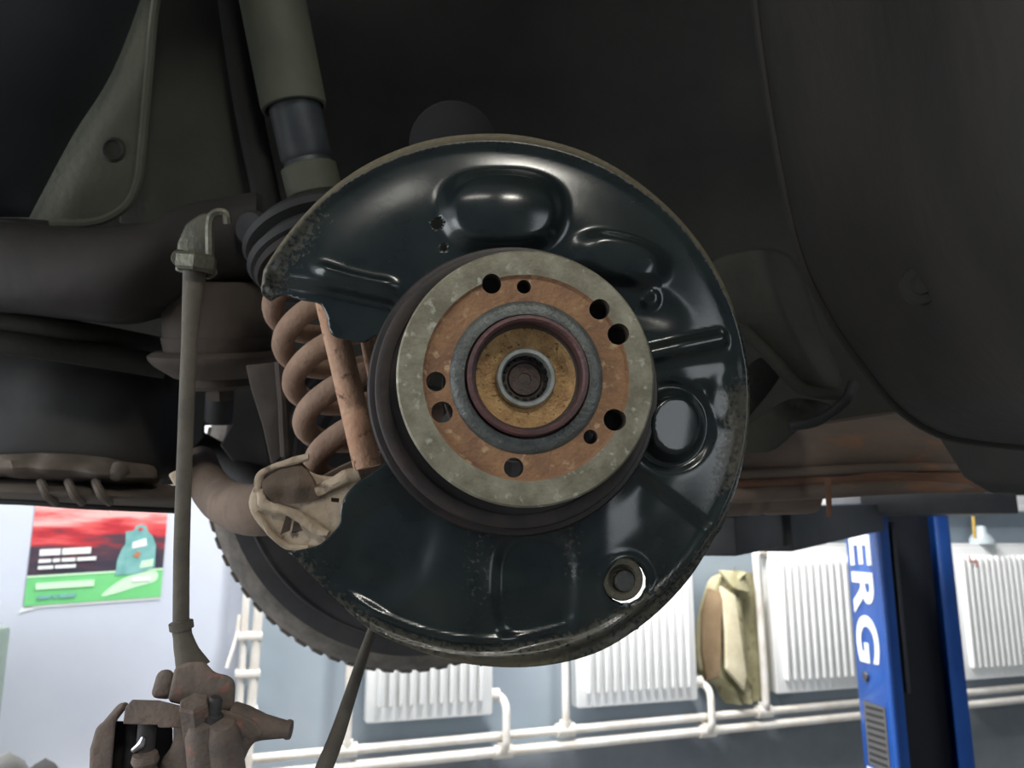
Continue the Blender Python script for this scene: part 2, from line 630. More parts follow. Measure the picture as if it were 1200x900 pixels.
obj('floor', *box((0.6, 1.0, -0.05), (12, 12, 0.1)), 'concrete', smooth=False, kind='structure')
WIN = [(-0.97, 0.55, 1.33, 2.4), (0.80, 3.0, 1.215, 2.4)]
wb = [wbox(-0.82, 5, 0.42, 1.215, -0.2, 0), wbox(-0.82, 0.80, 1.215, 1.33, -0.2, 0), wbox(0.55, 0.80, 1.33, 2.4, -0.2, 0),
      wbox(3.0, 5, 1.215, 2.4, -0.2, 0), wbox(-0.82, 5, 2.4, 3.4, -0.2, 0)]
wall = obj('wall_back', *join(*wb), 'wall_paint', smooth=False, kind='structure')
obj('trim_1', *wbox(-0.82, 5, 0, 0.42, -0.2, 0.004), 'dado_paint', smooth=False, kind='structure')
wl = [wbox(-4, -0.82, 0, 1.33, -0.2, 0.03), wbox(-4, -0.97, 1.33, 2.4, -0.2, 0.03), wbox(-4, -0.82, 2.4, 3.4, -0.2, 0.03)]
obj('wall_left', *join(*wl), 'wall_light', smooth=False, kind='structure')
obj('ceiling', *box((0.6, 1.0, 3.45), (12, 12, 0.1)), 'ceiling_paint', smooth=False, kind='structure')
obj('wall_right', *box((5.2, 0.0, 1.7), (0.1, 8, 3.4)), 'wall_paint', smooth=False, kind='structure')
obj('wall_front', *box((0.6, -3.6, 1.7), (9.1, 0.1, 3.4)), 'wall_paint', smooth=False, kind='structure')
for i, (s0, s1, z0, z1) in enumerate(WIN):
    fr_ = []
    t = 0.05
    fr_ += [wbox(s0, s1, z0, z0 + t, -0.14, -0.06), wbox(s0, s1, z1 - t, z1, -0.14, -0.06),
            wbox(s0, s0 + t, z0 + t, z1 - t, -0.14, -0.06), wbox(s1 - t, s1, z0 + t, z1 - t, -0.14, -0.06),
            wbox((s0 + s1) / 2 - 0.03, (s0 + s1) / 2 + 0.03, z0 + t, z1 - t, -0.14, -0.06)]
    wo = obj('window_%d' % (i + 1), *join(*fr_), 'frame_white', smooth=False, kind='structure')
    bpy.context.view_layer.update()
    mid = (s0 + s1) / 2
    obj('pane', *wbox(s0 + t, mid - 0.03, z0 + t, z1 - t, -0.105, -0.095), 'window_glass', wo, False)
    obj('pane', *wbox(mid + 0.03, s1 - t, z0 + t, z1 - t, -0.105, -0.095), 'window_glass', wo, False)
    obj('window_sill', *wbox(s0 - 0.02, s1 + 0.02, z0 - 0.025, z0, -0.06, 0.05, 0.004), 'frame_white', wo, False)



# ------------------------------------------------------------------ radiators
def radiator(s0, s1, label):
    z0, z1 = 0.545, 1.05
    r = empty('radiator', label, 'radiator', WP((s0 + s1) / 2, z0, 0.05), group='radiators along the workshop wall')
    obj('body', *wbox(s0, s1, z0, z1, 0.03, 0.082, 0.008), 'rad_white', r)
    n = max(6, int(round((s1 - s0 - 0.05) / 0.0305)))
    step = (s1 - s0 - 0.05) / n
    me = None
    for k in range(n):
        s = s0 + 0.025 + step * (k + 0.5)
        if me is None:
            v, f = wbox(s - step * 0.27, s + step * 0.27, z0 + 0.045, z1 - 0.04, 0.078, 0.102, 0.005, 2)
            ref = obj('rib', v, f, 'rad_white', r)
            me, first = ref.data, s
        else:
            o = bpy.data.objects.new('rib', me)
            col.objects.link(o)
            o.parent = r
            o.location = WT * (s - first)
    obj('top_grille', *wbox(s0 + 0.004, s1 - 0.004, z1 - 0.004, z1 + 0.008, 0.034, 0.080, 0.003), 'rad_white', r)
    for s in (s0 + 0.08, s1 - 0.08):
        obj('wall_bracket', *wbox(s - 0.012, s + 0.012, z0 + 0.02, z1 - 0.02, 0.0, 0.031), 'rad_white', r, False)
    return r


radiator(-0.475, -0.09, 'overexposed white panel radiator low below the wheel, between corner wall and bare grey wall')
radiator(0.19, 0.63, 'white ribbed panel radiator beside the khaki jacket, partly behind the round shield')
r3 = radiator(0.945, 1.46, 'white ribbed panel radiator between the khaki jacket and the blue post')
r4 = radiator(1.80, 2.55, 'white ribbed panel radiator with red mark, beyond the blue post')
obj('red_mark', *join(wbox(1.87, 1.905, 0.985, 0.992, 0.102, 0.1032), wbox(1.865, 1.872, 0.985, 1.012, 0.102, 0.1032),
                      wbox(1.898, 1.905, 0.965, 0.990, 0.102, 0.1032)), 'red_mark', r4, False, label='small red scrawl')

# ------------------------------------------------------------------ heating pipes
PU = empty('heating_pipe', 'upper of two cream heating pipes running along the wall under the radiators', 'pipe', WP(0, 0.485, 0.05))
PL = empty('heating_pipe', 'lower of two cream heating pipes running along the wall under the radiators', 'pipe', WP(0, 0.44, 0.05))


def zU(s):
    return 0.480 + 0.010 * s


def zL(s):
    return 0.436 + 0.010 * s


obj('pipe_run', *tube([WP(s, zU(s), 0.062) for s in (-0.80, 0, 1, 2, 3.2)], 0.013), 'pipe_white', PU)
obj('pipe_run', *tube([WP(s, zL(s), 0.062) for s in (-2.2, -0.78, 0, 1, 2, 3.2)], [0.017, 0.017, 0.0155, 0.014, 0.014, 0.014]), 'pipe_white', PL)


def riser(par, s, z0, z1, side, r=0.012, bow=0.07):
    pts = [WP(s, z0, 0.062), WP(s, z0 + 0.022, bow - 0.004), WP(s, z0 + 0.05, bow), WP(s, (z0 + z1) / 2, bow), WP(s, z1 - 0.03, bow - 0.006), WP(s + side * 0.012, z1 - 0.005, 0.062),
           WP(s + side * 0.05, z1, 0.058)]
    v = tube(smooth_path(pts, 5), r)
    o = obj('riser', *v, 'pipe_white', par)
    obj('elbow', *tube([WP(s - 0.03, z0, 0.062), WP(s + 0.03, z0, 0.062)], 0.021), 'pipe_white', o)
    obj('elbow', *tube([WP(s, z0 - 0.012, 0.062), WP(s, z0 + 0.028, 0.064)], 0.0185), 'pipe_white', o)
    obj('valve', *tube([WP(s + side * 0.012, z1 - 0.001, 0.061), WP(s + side * 0.045, z1, 0.058)], 0.0195), 'pipe_white', o)
    return o


riser(PL, -0.052, zL(-0.05), 0.60, -1, bow=0.096)
riser(PL, 0.668, zL(0.67), 0.60, -1, bow=0.096)
riser(PU, 0.155, zU(0.15), 0.995, 1)
riser(PU, 0.898, zU(0.9), 1.025, 1, 0.014, bow=0.078)
riser(PU, -0.525, zU(-0.5), 0.995, 1)
cv = empty('corner_pipe', 'white vertical pipe cluster with clips climbing the wall corner', 'pipe', WP(-0.80, 0.45, 0.05))
obj('pipe', *tube([WP(-0.795, 0.455, 0.085), WP(-0.79, 0.85, 0.085), WP(-0.79, 1.6, 0.085)], 0.013), 'pipe_white', cv)
obj('pipe', *tube([WP(-0.825, 0.455, 0.085), WP(-0.825, 0.85, 0.085), WP(-0.825, 1.6, 0.085)], 0.010), 'pipe_white', cv)
for z in (0.60, 0.70, 0.80):
    obj('clip', *wbox(-0.842, -0.775, z - 0.01, z + 0.01, 0.03, 0.10, 0.004), 'pipe_white', cv)
obj('cable_end', *tube(smooth_path([WP(-0.84, 0.86, 0.085), WP(-0.845, 0.80, 0.09), WP(-0.865, 0.72, 0.10)], 5), 0.005), 'pipe_white', cv)


# ------------------------------------------------------------------ jacket hung on the wall
def jacket():
    r = empty('jacket', 'crumpled khaki jacket hanging on the wall between two radiators', 'jacket', WP(0.78, 0.49, 0.03))
    prof = [(0.955, 0.80, 0.90), (0.94, 0.745, 0.925), (0.90, 0.715, 0.93), (0.82, 0.685, 0.935), (0.74, 0.67, 0.935),
            (0.66, 0.665, 0.93), (0.61, 0.68, 0.925), (0.575, 0.735, 0.92), (0.54, 0.755, 0.915), (0.518, 0.77, 0.90)]
    V, F = [], []
    nu = 30
    rows = [smooth_path([Vector((q[1], q[2], q[0])) for q in prof], 4)][0]
    for q in rows:
        for k in range(nu + 1):
            t = k / nu
            s = q.x + (q.y - q.x) * t
            off = 0.035 + 0.045 * math.sin(PI * t) ** 0.6 + 0.018 * math.sin(t * 15 + q.z * 9) * math.sin(PI * t) \
                + 0.012 * noise.noise(Vector((s * 14, q.z * 9, 1.3)))
            flat_ = min(1.0, max(0.0, (s - 0.835) / 0.035))      # the cloth lies flat behind the riser pipe
            off = off + (min(off, 0.040) - off) * flat_
            V.append(WP(s, q.z, off))
    m = len(rows)
    N = len(V)
    V += [v - WN * 0.02 for v in V]
    for j in range(m - 1):
        for k in range(nu):
            a = j * (nu + 1) + k
            F.append((a, a + 1, a + nu + 2, a + nu + 1))
            F.append((N + a + nu + 1, N + a + nu + 2, N + a + 1, N + a))
    edge = list(range(nu + 1)) + [j * (nu + 1) + nu for j in range(1, m)] + \
        [(m - 1) * (nu + 1) + k for k in range(nu - 1, -1, -1)] + [j * (nu + 1) for j in range(m - 2, 0, -1)]
    for a, b_ in zip(edge, edge[1:] + edge[:1]):
        F.append((a, b_, b_ + N, a + N))
    obj('cloth', V, F, 'jacket', r)
    pl = [WP(0.705, 0.905, 0.066), WP(0.735, 0.89, 0.100), WP(0.722, 0.80, 0.104), WP(0.714, 0.70, 0.104), WP(0.706, 0.615, 0.098), WP(0.676, 0.60, 0.066),
          WP(0.668, 0.70, 0.062), WP(0.676, 0.82, 0.062)]
    obj('lining', *prism(pl, WN * -0.02, 0.004), 'jacket_lining', r, label='dark brown inner side of the open front')
    pl = [WP(0.728, 0.915, 0.100), WP(0.775, 0.88, 0.118), WP(0.800, 0.62, 0.120), WP(0.79, 0.57, 0.117), WP(0.765, 0.60, 0.115), WP(0.728, 0.64, 0.108),
          WP(0.732, 0.76, 0.108)]
    obj('lapel', *prism(pl, WN * -0.02, 0.006), 'jacket_pale', r, label='pale cream turned-over front edge')
    pl = [WP(0.74, 0.965, 0.082), WP(0.858, 0.96, 0.072), WP(0.872, 0.905, 0.072), WP(0.84, 0.89, 0.105), WP(0.77, 0.905, 0.112)]
    obj('collar', *prism(pl, WN * -0.025, 0.008), 'jacket', r)
    obj('hook', *tube([WP(0.82, 0.95, -0.01), WP(0.82, 0.955, 0.05), WP(0.82, 0.975, 0.055)], 0.004), 'bright_metal', r)


jacket()


# ------------------------------------------------------------------ poster
def poster():
    s0, s1, z0, z1 = -1.385, -1.052, 0.885, 1.225
    r = empty('poster', 'red and black racing poster with green band and teal oil can', 'poster', WP((s0 + s1) / 2, z0, 0.032))
    M = frame(WP((s0 + s1) / 2, z0, 0.032), Z)
    off = 0.031

    def flat(name, pts, k, m, label=None):
        h = off + k * 0.0006
        q = [WP(s0 + (s1 - s0) * a, z0 + (z1 - z0) * b_ + 0.018 * a, h) for a, b_ in pts]
        return obj(name, *prism(q, WN * 0.0006), m, r, False, label=label)

    flat('paper', [(0, 0), (1, 0), (1, 1), (0, 1)], 0, 'poster_paper')
    flat('corner_flap', [(-0.03, -0.03), (0.12, 0.0), (0, 0.03)], 0, 'poster_paper')
    flat('picture', [(0.0, 0.24), (1, 0.24), (1, 1), (0, 1)], 1, 'poster_print', 'blurred red streaks over a black ground')
    flat('green_band', [(0.0, 0.02), (1, 0.02), (1, 0.24), (0.0, 0.24)], 2, 'poster_green')
    flat('band_line', [(0.0, 0.235), (1, 0.235), (1, 0.25), (0, 0.25)], 3, 'poster_pale')
    sw = catmull2([(0.55, 0.06), (0.68, 0.17), (0.82, 0.22), (0.95, 0.225), (0.95, 0.15), (0.80, 0.11), (0.65, 0.07)], 4, True)
    flat('swoosh', sw, 3, 'poster_pale')
    can = [(0.64, 0.215), (0.645, 0.34), (0.67, 0.42), (0.695, 0.46), (0.69, 0.56), (0.75, 0.565), (0.76, 0.60), (0.80, 0.615),
           (0.845, 0.60), (0.86, 0.555), (0.90, 0.51), (0.93, 0.44), (0.935, 0.26), (0.80, 0.215)]
    flat('oil_can', can, 4, 'poster_teal')
    flat('can_handle', [(0.775, 0.575), (0.80, 0.592), (0.825, 0.575), (0.80, 0.56)], 5, 'poster_print')
    flat('can_label', [(0.75, 0.47), (0.85, 0.50), (0.86, 0.44), (0.75, 0.42)], 5, 'poster_paper')
    flat('can_label', [(0.79, 0.40), (0.82, 0.38), (0.80, 0.34), (0.76, 0.36)], 5, 'poster_orange')
    flat('can_label', [(0.83, 0.315), (0.92, 0.33), (0.92, 0.27), (0.82, 0.26)], 5, 'poster_pale')
    # blurred lines of print, word by word
    def words(a0, b0, h, ws, m, gap=0.012):
        a = a0
        for w_ in ws:
            flat('printed_word', [(a, b0), (a + w_, b0), (a + w_, b0 + h), (a, b0 + h)], 5, m)
            a += w_ + gap
    words(0.07, 0.40, 0.05, (0.15, 0.21), 'poster_paper')
    words(0.07, 0.345, 0.028, (0.09, 0.05, 0.10, 0.14), 'poster_paper')
    words(0.07, 0.295, 0.026, (0.11, 0.15), 'poster_paper')
    words(0.09, 0.065, 0.028, (0.10, 0.03, 0.12), 'poster_teal')
    words(0.77, 0.155, 0.030, (0.14,), 'poster_paper')
    words(0.07, 0.14, 0.05, (0.42,), 'poster_pale')
    for pts in ([(0.38, 0.80), (0.41, 0.90), (0.435, 0.90), (0.41, 0.80)], [(0.40, 0.90), (0.45, 0.90), (0.455, 0.87), (0.40, 0.87)],
                [(0.49, 0.80), (0.51, 0.80), (0.515, 0.88), (0.49, 0.87)], [(0.53, 0.79), (0.60, 0.77), (0.61, 0.83), (0.58, 0.86), (0.54, 0.84)],
                [(0.545, 0.75), (0.565, 0.74), (0.56, 0.72)]):
        flat('printed_letter', pts, 5, 'poster_paper')


poster()


# ------------------------------------------------------------------ blue lift post
def lift_post():
    def ground(px, py, d):
        p = P(px, py, d)
        return Vector((p.x, p.y, 0))

    A = ground(995.5, 690, 2.16)     # rear corner of the side face
    B = ground(1031.5, 690, 2.00)    # front corner of the side face
    Cc = ground(1048, 690, 2.005)    # end of the near lip
    D = ground(1103, 690, 2.06)      # start of the far lip
    E_ = ground(1121, 690, 2.065)
    G = E_ + (A - B)
    ax = (B - A).normalized()        # along the side face, towards the viewer
    out = Vector((ax.y, -ax.x, 0))   # out of the side face
    if out.x > 0:
        out = -out
    H = 2.6
    r = empty('lift_post', 'tall blue two-post car lift column lettered in white', 'lift post', Vector((B.x, B.y, 0)))

    def wall_(a, b_, t, nrm, name, m, z0=0.0, z1=H):
        q = [a, b_, b_ + nrm * t, a + nrm * t]
        obj(name, *prism([p + Z * z0 for p in q], Z * (z1 - z0), 0.003), m, r)

    wall_(A, B, 0.008, -out, 'side_plate', 'blue_paint')
    f = (E_ - B).normalized()
    wall_(B, Cc, 0.008, -ax, 'front_lip', 'blue_paint')
    obj('lip_edge', *tube([B + Z * 0.0 + f * 0.006, B + Z * H + f * 0.006], 0.009), 'blue_paint', r)
    wall_(D, E_, 0.008, -ax, 'front_lip', 'blue_paint')
    wall_(E_, G, 0.008, out, 'side_plate', 'blue_paint')
    wall_(A + f * 0.008, G, 0.008, ax, 'back_plate', 'post_dark')
    wall_(Cc - ax * 0.03 - f * 0.002, D - ax * 0.03 + f * 0.002, 0.02, -ax, 'carriage', 'post_dark', 0.05, 1.155)
    q = Cc + f * 0.022 - ax * 0.02
    obj('lift_chain', *box(q + Z * 0.9, (0.012, 0.02, 0.42), (f, ax, Z), 0.002), 'post_bar', r)
    obj('base_plate', *box(Vector(((A + E_).x / 2, (A + E_).y / 2, 0.01)), (0.42, 0.42, 0.02), (f, ax, Z), 0.003), 'blue_paint', r)
    # lettering runs down the side face, tops of the letters towards the viewer's right
    cu = bpy.data.curves.new('lettering', 'FONT')
    cu.body = 'BERG'
    cu.size = 0.150
    cu.offset = 0.0042
    cu.extrude = 0.0006
    cu.space_character = 1.10
    to = bpy.data.objects.new('lettering_tmp', cu)
    col.objects.link(to)
    bpy.context.view_layer.update()
    me = bpy.data.meshes.new_from_object(to.evaluated_get(bpy.context.evaluated_depsgraph_get()))
    bpy.data.objects.remove(to)
    wd = (B - A).length
    xs = [v.co.x for v in me.vertices]
    x0, x1 = min(xs), max(xs)
    ys = [v.co.y for v in me.vertices]
    y0, y1 = min(ys), max(ys)
    ztop, zbot = 1.185, 0.752
    V = []
    for v in me.vertices:
        tx = (v.co.x - x0) / (x1 - x0)
        ty = (v.co.y - y0) / (y1 - y0)
        V.append(A + ax * (wd * (0.13 + 0.70 * ty)) + out * (0.0015 + v.co.z) + Z * (ztop + (zbot - ztop) * tx))
    obj('lettering', V, [list(p.vertices) for p in me.polygons], 'letter_white', r, False, label='white letters BERG reading downwards')

    def stick(name, a0, a1, z0, z1, m, o=0.0012):
        q = [A + ax * wd * a0, A + ax * wd * a1]
        return obj(name, *prism([q[0] + Z * z0 + out * o, q[1] + Z * z0 + out * o, q[1] + Z * z1 + out * o, q[0] + Z * z1 + out * o], out * 0.0006), m, r, False)

    s_ = stick('warning_sticker', 0.18, 0.84, 0.500, 0.655, 'sticker_grey')
    for k in range(9):
        z = 0.508 + k * 0.016
        q0, q1 = A + ax * wd * 0.24 + out * 0.0019, A + ax * wd * 0.78 + out * 0.0019
        obj('print_line', *prism([q0 + Z * z, q1 + Z * (z + 0.006), q1 + Z * (z + 0.013), q0 + Z * (z + 0.007)], out * 0.0004), 'sticker_line', s_, False)
    stick('white_sticker', 0.12, 0.9, 0.40, 0.492, 'letter_white')
    obj('bolt_head', *turned([(0, 0.006), (0.011, 0.006), (0.013, 0.003), (0.013, 0.0)], A + ax * wd * 0.34 + Z * 0.716 + out * 0.001, out, 20), 'post_bar', r)
    return B, f, ax


lift_post()
cb = P(1088, 590.5, 1.92)
obj('lift_crossbar', *box(cb + Vector((0, 0.045, 0)), (0.372, 0.19, 0.050), None, 0.004), 'plate_grey', label='dark grey steel bar fixed across the blue post just below the car sill', cat='lift bar')
a0, a1 = P(838, 628, 1.05), P(1012, 606, 1.95)
d_ = (a1 - a0).normalized()
side = d_.cross(Z).normalized()
la = empty('lift_arm', 'dark steel lift arm reaching from the blue post under the car', 'lift arm', (a0 + a1) / 2)
upv = side.cross(d_)
obj('outer_tube', *box((a0 * 0.4 + a1 * 0.6), ((a1 - a0).length * 0.8, 0.09, 0.066), (d_, side, upv), 0.004), 'arm_dark', la)
obj('inner_tube', *box((a0 * 0.85 + a1 * 0.15), ((a1 - a0).length * 0.34, 0.07, 0.050), (d_, side, upv), 0.004), 'arm_dark', la)
pd = a0 + d_ * 0.02
obj('lift_pad', *turned([(0, 0.028), (0.040, 0.028), (0.043, 0.024), (0.043, 0.010), (0.02, 0.008), (0.02, -0.02)], pd + Z * 0.035, Z, 28), 'rubber', la)

sp_ = P(1138, 592, 2.93)
obj('string', *tube([sp_ + Z * 0.05, sp_ + Vector((0.004, 0, -0.03)), sp_ + Vector((0.0, 0, -0.12))], 0.006), 'string_yellow',
    label='short yellow string hanging above the radiator beyond the blue post', cat='string')
bgp = WP(1.99, 1.056, 0.064)
v, f = turned([(0, 0.075), (0.018, 0.07), (0.03, 0.045), (0.042, 0.02), (0.046, 0.0), (0, 0)], bgp, Z, 20)
v = [p + Vector((noise.noise(p * 25), noise.noise(p * 25 + Vector((9, 0, 0))), 0)) * 0.012 for p in v]
obj('plastic_bag', v, f, 'plastic_clear', label='small pale crumpled plastic bag on top of the radiator beyond the blue post', cat='bag')

# things at the far left edge
gp = P(9, 800, 1.75)
obj('locker', *box((gp.x * 1.09 - 0.22, gp.y + 0.08, 0.43), (0.44, 0.16, 0.86), None, 0.012), 'cabinet_green',
    label='pale green metal locker standing below the poster', cat='locker')


def sack(px, py, d, rad, m, label):
    t = P(px, py, d)
    prof = [(0, 0), (rad * 0.9, 0), (rad * 1.05, 0.08), (rad, t.z * 0.5), (rad * 0.95, t.z * 0.8), (rad * 0.6, t.z * 0.95), (0, t.z)]
    pr = [(q.x, q.y) for q in smooth_path([Vector((a, b_, 0)) for a, b_ in prof], 4)]
    v, f = turned([(max(0, a), b_) for a, b_ in pr], (t.x, t.y, 0), Z, 28)
    v = [p + Vector((noise.noise(p * 9), noise.noise(p * 9 + Vector((5, 0, 0))), 0)) * 0.03 for p in v]
    obj('sack', v, f, m, label=label, cat='sack')


sack(12, 880, 1.62, 0.07, 'sack_grey', 'pale grey upright sack standing on the floor in front of the green locker')
sack(48, 889, 1.80, 0.055, 'sack_dark', 'dark upright sack standing on the floor beside the pale grey sack')

# ------------------------------------------------------------------ the car body
body = empty('car_body', 'raised car underbody with dark wheel arch, dusty sill and underside panels', 'car', (0.3, 1.1, 1.1))


def PL_(rows):
    return [[P(*q) for q in r_] for r_ in rows]


# inner wheel house, a sheet curving over the axle towards the viewer
obj('wheel_house', *loft(PL_([
    [(-420, -420, .62), (0, -430, .72), (400, -430, .74), (800, -430, .70), (1250, -420, .55)],
    [(-330, -150, .76), (50, -150, .92), (420, -150, .96), (820, -150, .92), (1180, -150, .72)],
    [(-300, 60, .84), (80, 60, .98), (430, 60, 1.02), (800, 60, 1.00), (1100, 60, .86)],
    [(-260, 240, .86), (100, 240, .98), (430, 240, 1.02), (780, 240, 1.02), (1080, 260, .92)],
    [(-240, 425, 1.04), (110, 420, 1.07), (430, 440, 1.08), (770, 500, 1.06), (1120, 530, 1.02)]]), 0.004), 'undercoat', body)
obj('top_light_block', *box((0.3, 1.0, 1.84), (3.4, 1.7, 0.03)), 'undercoat_dark', body, False)  # unseen slab added to block light from above
obj('floor_pan', *box((0.5, 1.48, 1.57), (2.9, 0.72, 0.03)), 'undercoat_dark', body, False)

# flat panel with a rounded lower corner on the left of the arch, its flange standing proud
pan = [(200, -60), (183, 0), (174, 90), (166, 180), (161, 215), (146, 243), (112, 260), (70, 260), (20, 256), (-120, 256), (-160, -60)]
o = obj('side_panel', *slab(pan, 0.80, 0.006, 0.002), 'undercoat_olive', body)
cp = P(133, 178, 0.80)
c1 = obj('cutter', *turned([(0, 0.05), (0.011, 0.05), (0.011, -0.05), (0, -0.05)], cp, FWD, 24), 'black_hole')
boolean_cut(o, [c1])
obj('plug', *turned([(0.0, 0.0), (0.008, 0.0), (0.010, 0.002), (0.013, 0.0), (0.0145, -0.003), (0.011, -0.004)], cp + UP * 0.002, -FWD, 24), 'undercoat', o)
edge = [P(x, y, 0.797) for x, y in catmull2([(200, -60), (183, 0), (174, 90), (166, 180), (161, 215), (146, 243), (112, 260), (60, 261)], 5)]
obj('panel_flange', *tube(edge, 0.0045, 8), 'undercoat_olive', o)
# dark diagonal splash sheet, nearer than the panel; bluish light put into its colour
obj('splash_sheet', *loft(PL_([
    [(-260, -160, .52), (-60, -160, .60), (110, -160, .68), (215, -160, .775)],
    [(-260, 60, .54), (-90, 60, .62), (60, 60, .70), (140, 60, .78)],
    [(-260, 160, .56), (-130, 160, .63), (10, 160, .71), (82, 160, .78)],
    [(-260, 254, .58), (-160, 254, .64), (-40, 254, .72), (32, 254, .78)]]), 0.003), 'splash_blue_light', body)
obj('inner_panel', *slab([(150, -60), (262, -60), (276, 80), (290, 170), (306, 240), (230, 262), (140, 262)], 0.86, 0.005, 0.002), 'undercoat_mid', body)
# right: big dark arch liner / bumper skirt with a rounded lower edge
ed = [(872, -120), (892, 60), (915, 200), (938, 300), (972, 372), (1012, 430), (1052, 478), (1100, 508), (1150, 518), (1230, 526)]
rows = [[P(x, y, 0.70) for x, y in ed]]
mid = [(1010, -120), (1020, 60), (1030, 190), (1046, 280), (1072, 345), (1105, 400), (1140, 448), (1170, 478), (1210, 495), (1270, 505)]
rows.append([P(x, y, 0.60) for x, y in mid])
far = [(1180, -140), (1185, 40), (1190, 160), (1200, 250), (1220, 310), (1245, 370), (1270, 420), (1295, 455), (1330, 480), (1360, 490)]
rows.append([P(x, y, 0.47) for x, y in far])
rows.append([P(x + 260, y, 0.41) for x, y in far])
obj('arch_liner', *loft(rows, 0.004, wob=0.004, wscale=9), 'liner', body)
obj('liner_edge', *tube([P(x, y, 0.70) for x, y in catmull2(ed, 5)], 0.004, 8), 'liner', body)
bc = P(1070, 336, 0.60)
obj('liner_clip', *turned([(0, 0.004), (0.007, 0.004), (0.008, 0.002), (0.014, 0.001), (0.015, -0.004)], bc - FWD * 0.012, -FWD + RIGHT * -0.4, 24), 'undercoat', body)
# underside wedge behind the liner
obj('rear_panel', *slab([(1090, 495), (1130, 560), (1160, 578), (1300, 580), (1300, 490)], 0.74, 0.03, 0.003), 'tank_dark', body)
# sill box
sill = [P(820, 512, .80), P(960, 498, .85), P(1080, 482, .90), P(1300, 470, .98)]
sl = [P(820, 562, .80), P(960, 558, .85), P(1080, 556, .90), P(1300, 560, .98)]
sb = [P(820, 570, .83), P(960, 566, .88), P(1080, 560, .93), P(1300, 556, 1.01)]
obj('sill', *loft([[p + UP * 0.0 for p in sill], [(a + b_) / 2 - FWD * 0.008 for a, b_ in zip(sill, sl)], sl], 0.03), 'sill_dirt', body)
for k, (dy, m, rr) in enumerate(((0.0, 'sill_dirt', 0.0055), (-0.010, 'rust_seam', 0.0050), (-0.021, 'sill_dirt', 0.0085))):
    obj('sill_flange', *tube(smooth_path([P(820, 557, .79) + UP * dy, P(960, 552, .84) + UP * dy, P(1060, 548, .88) + UP * dy, P(1150, 548, .92) + UP * dy], 5), rr), m, body)
obj('sill_lip', *loft([[P(975, 560, .84), P(1050, 553, .87), P(1180, 562, .92)], [P(975, 566, .84), P(1050, 570, .87), P(1180, 577, .92)]], 0.03), 'rust_seam', body)
# exhaust silencer showing on both sides under the floor
obj('sill_bracket', *slab([(966, 560), (974, 560), (975, 605), (969, 606)], 0.80, 0.004, 0.001), 'rust_seam', body)


# ------------------------------------------------------------------ silencer on the right below the sill
def ribbed(p0, p1, rad, ribs, m, seg=30):
    d = p1 - p0
    L = d.length
    prof = [(0, 0), (rad * .7, 0), (rad * .95, .004), (rad, .012)]
    for t in ribs:
        x = t * L
        prof += [(rad, x - .006), (rad * .93, x - .002), (rad * .93, x + .002), (rad, x + .006)]
    prof += [(rad, L - .012), (rad * .95, L - .004), (rad * .7, L), (0, L)]
    return turned(prof, p0, d, seg)


obj('silencer', *ribbed(P(786, 584, .90), P(956, 579, .925), 0.0225, (0.50, 0.62), 'sill_dirt'), 'sill_dirt',
    label='dusty brown ribbed exhaust silencer tucked below the car sill', cat='silencer')

# folded arm brackets seen behind the shield on the right
br = empty('trailing_arm', 'dark pressed steel suspension arm right of the shield in the wheel arch', 'suspension arm', P(930, 480, .78))
obj('arm_plate', *slab(catmull2([(830, 310), (880, 292), (922, 296), (945, 330), (962, 385), (985, 440), (982, 462), (955, 462), (905, 415), (868, 380), (835, 365)], 4, True), 0.74, 0.03, 0.006), 'undercoat', br)
obj('arm_flange', *tube(smooth_path([P(868, 384, .735), P(905, 420, .735), P(940, 456, .735), P(985, 462, .735)], 5), 0.006), 'undercoat', br)
obj('lower_plate', *slab(catmull2([(850, 520), (890, 490), (925, 468), (960, 470), (975, 480), (940, 500), (900, 530)], 4, True), 0.76, 0.03, 0.005), 'undercoat', br)
obj('lower_plate', *slab(catmull2([(848, 480), (880, 425), (915, 420), (915, 440), (885, 480), (860, 505)], 4, True), 0.79, 0.03, 0.005), 'undercoat', br)
obj('brake_line', *tube(smooth_path([P(925, 500, .73), P(960, 492, .73), P(990, 470, .73), P(1000, 450, .74)], 6), 0.005), 'rubber', br)
# black dome standing in for the dark wheel house hole behind the shield's top
obj('dark_hole_dome', *turned([(0, 0.02), (0.018, 0.018), (0.030, 0.010), (0.036, 0.0), (0.036, -0.3), (0, -0.3)], P(530, 168, .66), -FWD, 30), 'black_hole',
    label='black round dome standing in for a dark hole above the shield', cat='hole stand-in')

# ------------------------------------------------------------------ left underside: subframe, pipes, tank
sf = empty('subframe', 'dark rusty rear subframe beam at the left above the fuel tank', 'subframe', P(90, 370, .74))
obj('beam', *loft(PL_([
    [(-160, 256, .78), (0, 258, .76), (90, 268, .74), (170, 262, .74), (215, 240, .76), (300, 225, .78)],
    [(-160, 262, .72), (0, 266, .70), (90, 276, .69), (170, 275, .69), (222, 262, .72), (300, 240, .75)],
    [(-160, 310, .70), (0, 312, .68), (90, 318, .67), (160, 318, .675), (212, 305, .71), (300, 285, .75)],
    [(-160, 355, .71), (0, 356, .69), (80, 362, .69), (140, 368, .70), (190, 352, .73), (300, 318, .77)],
    [(-160, 366, .77), (0, 368, .76), (80, 374, .76), (140, 378, .76), (195, 365, .78), (300, 335, .80)]]), 0.02, wob=0.004, wscale=18), 'subframe', sf)
obj('end_cap', *turned([(0, 0.004), (0.006, 0.006), (0.014, 0.006), (0.017, 0.002), (0.017, -0.06)], P(296, 268, .73), -FWD + RIGHT * -0.3, 28), 'rubber', sf)
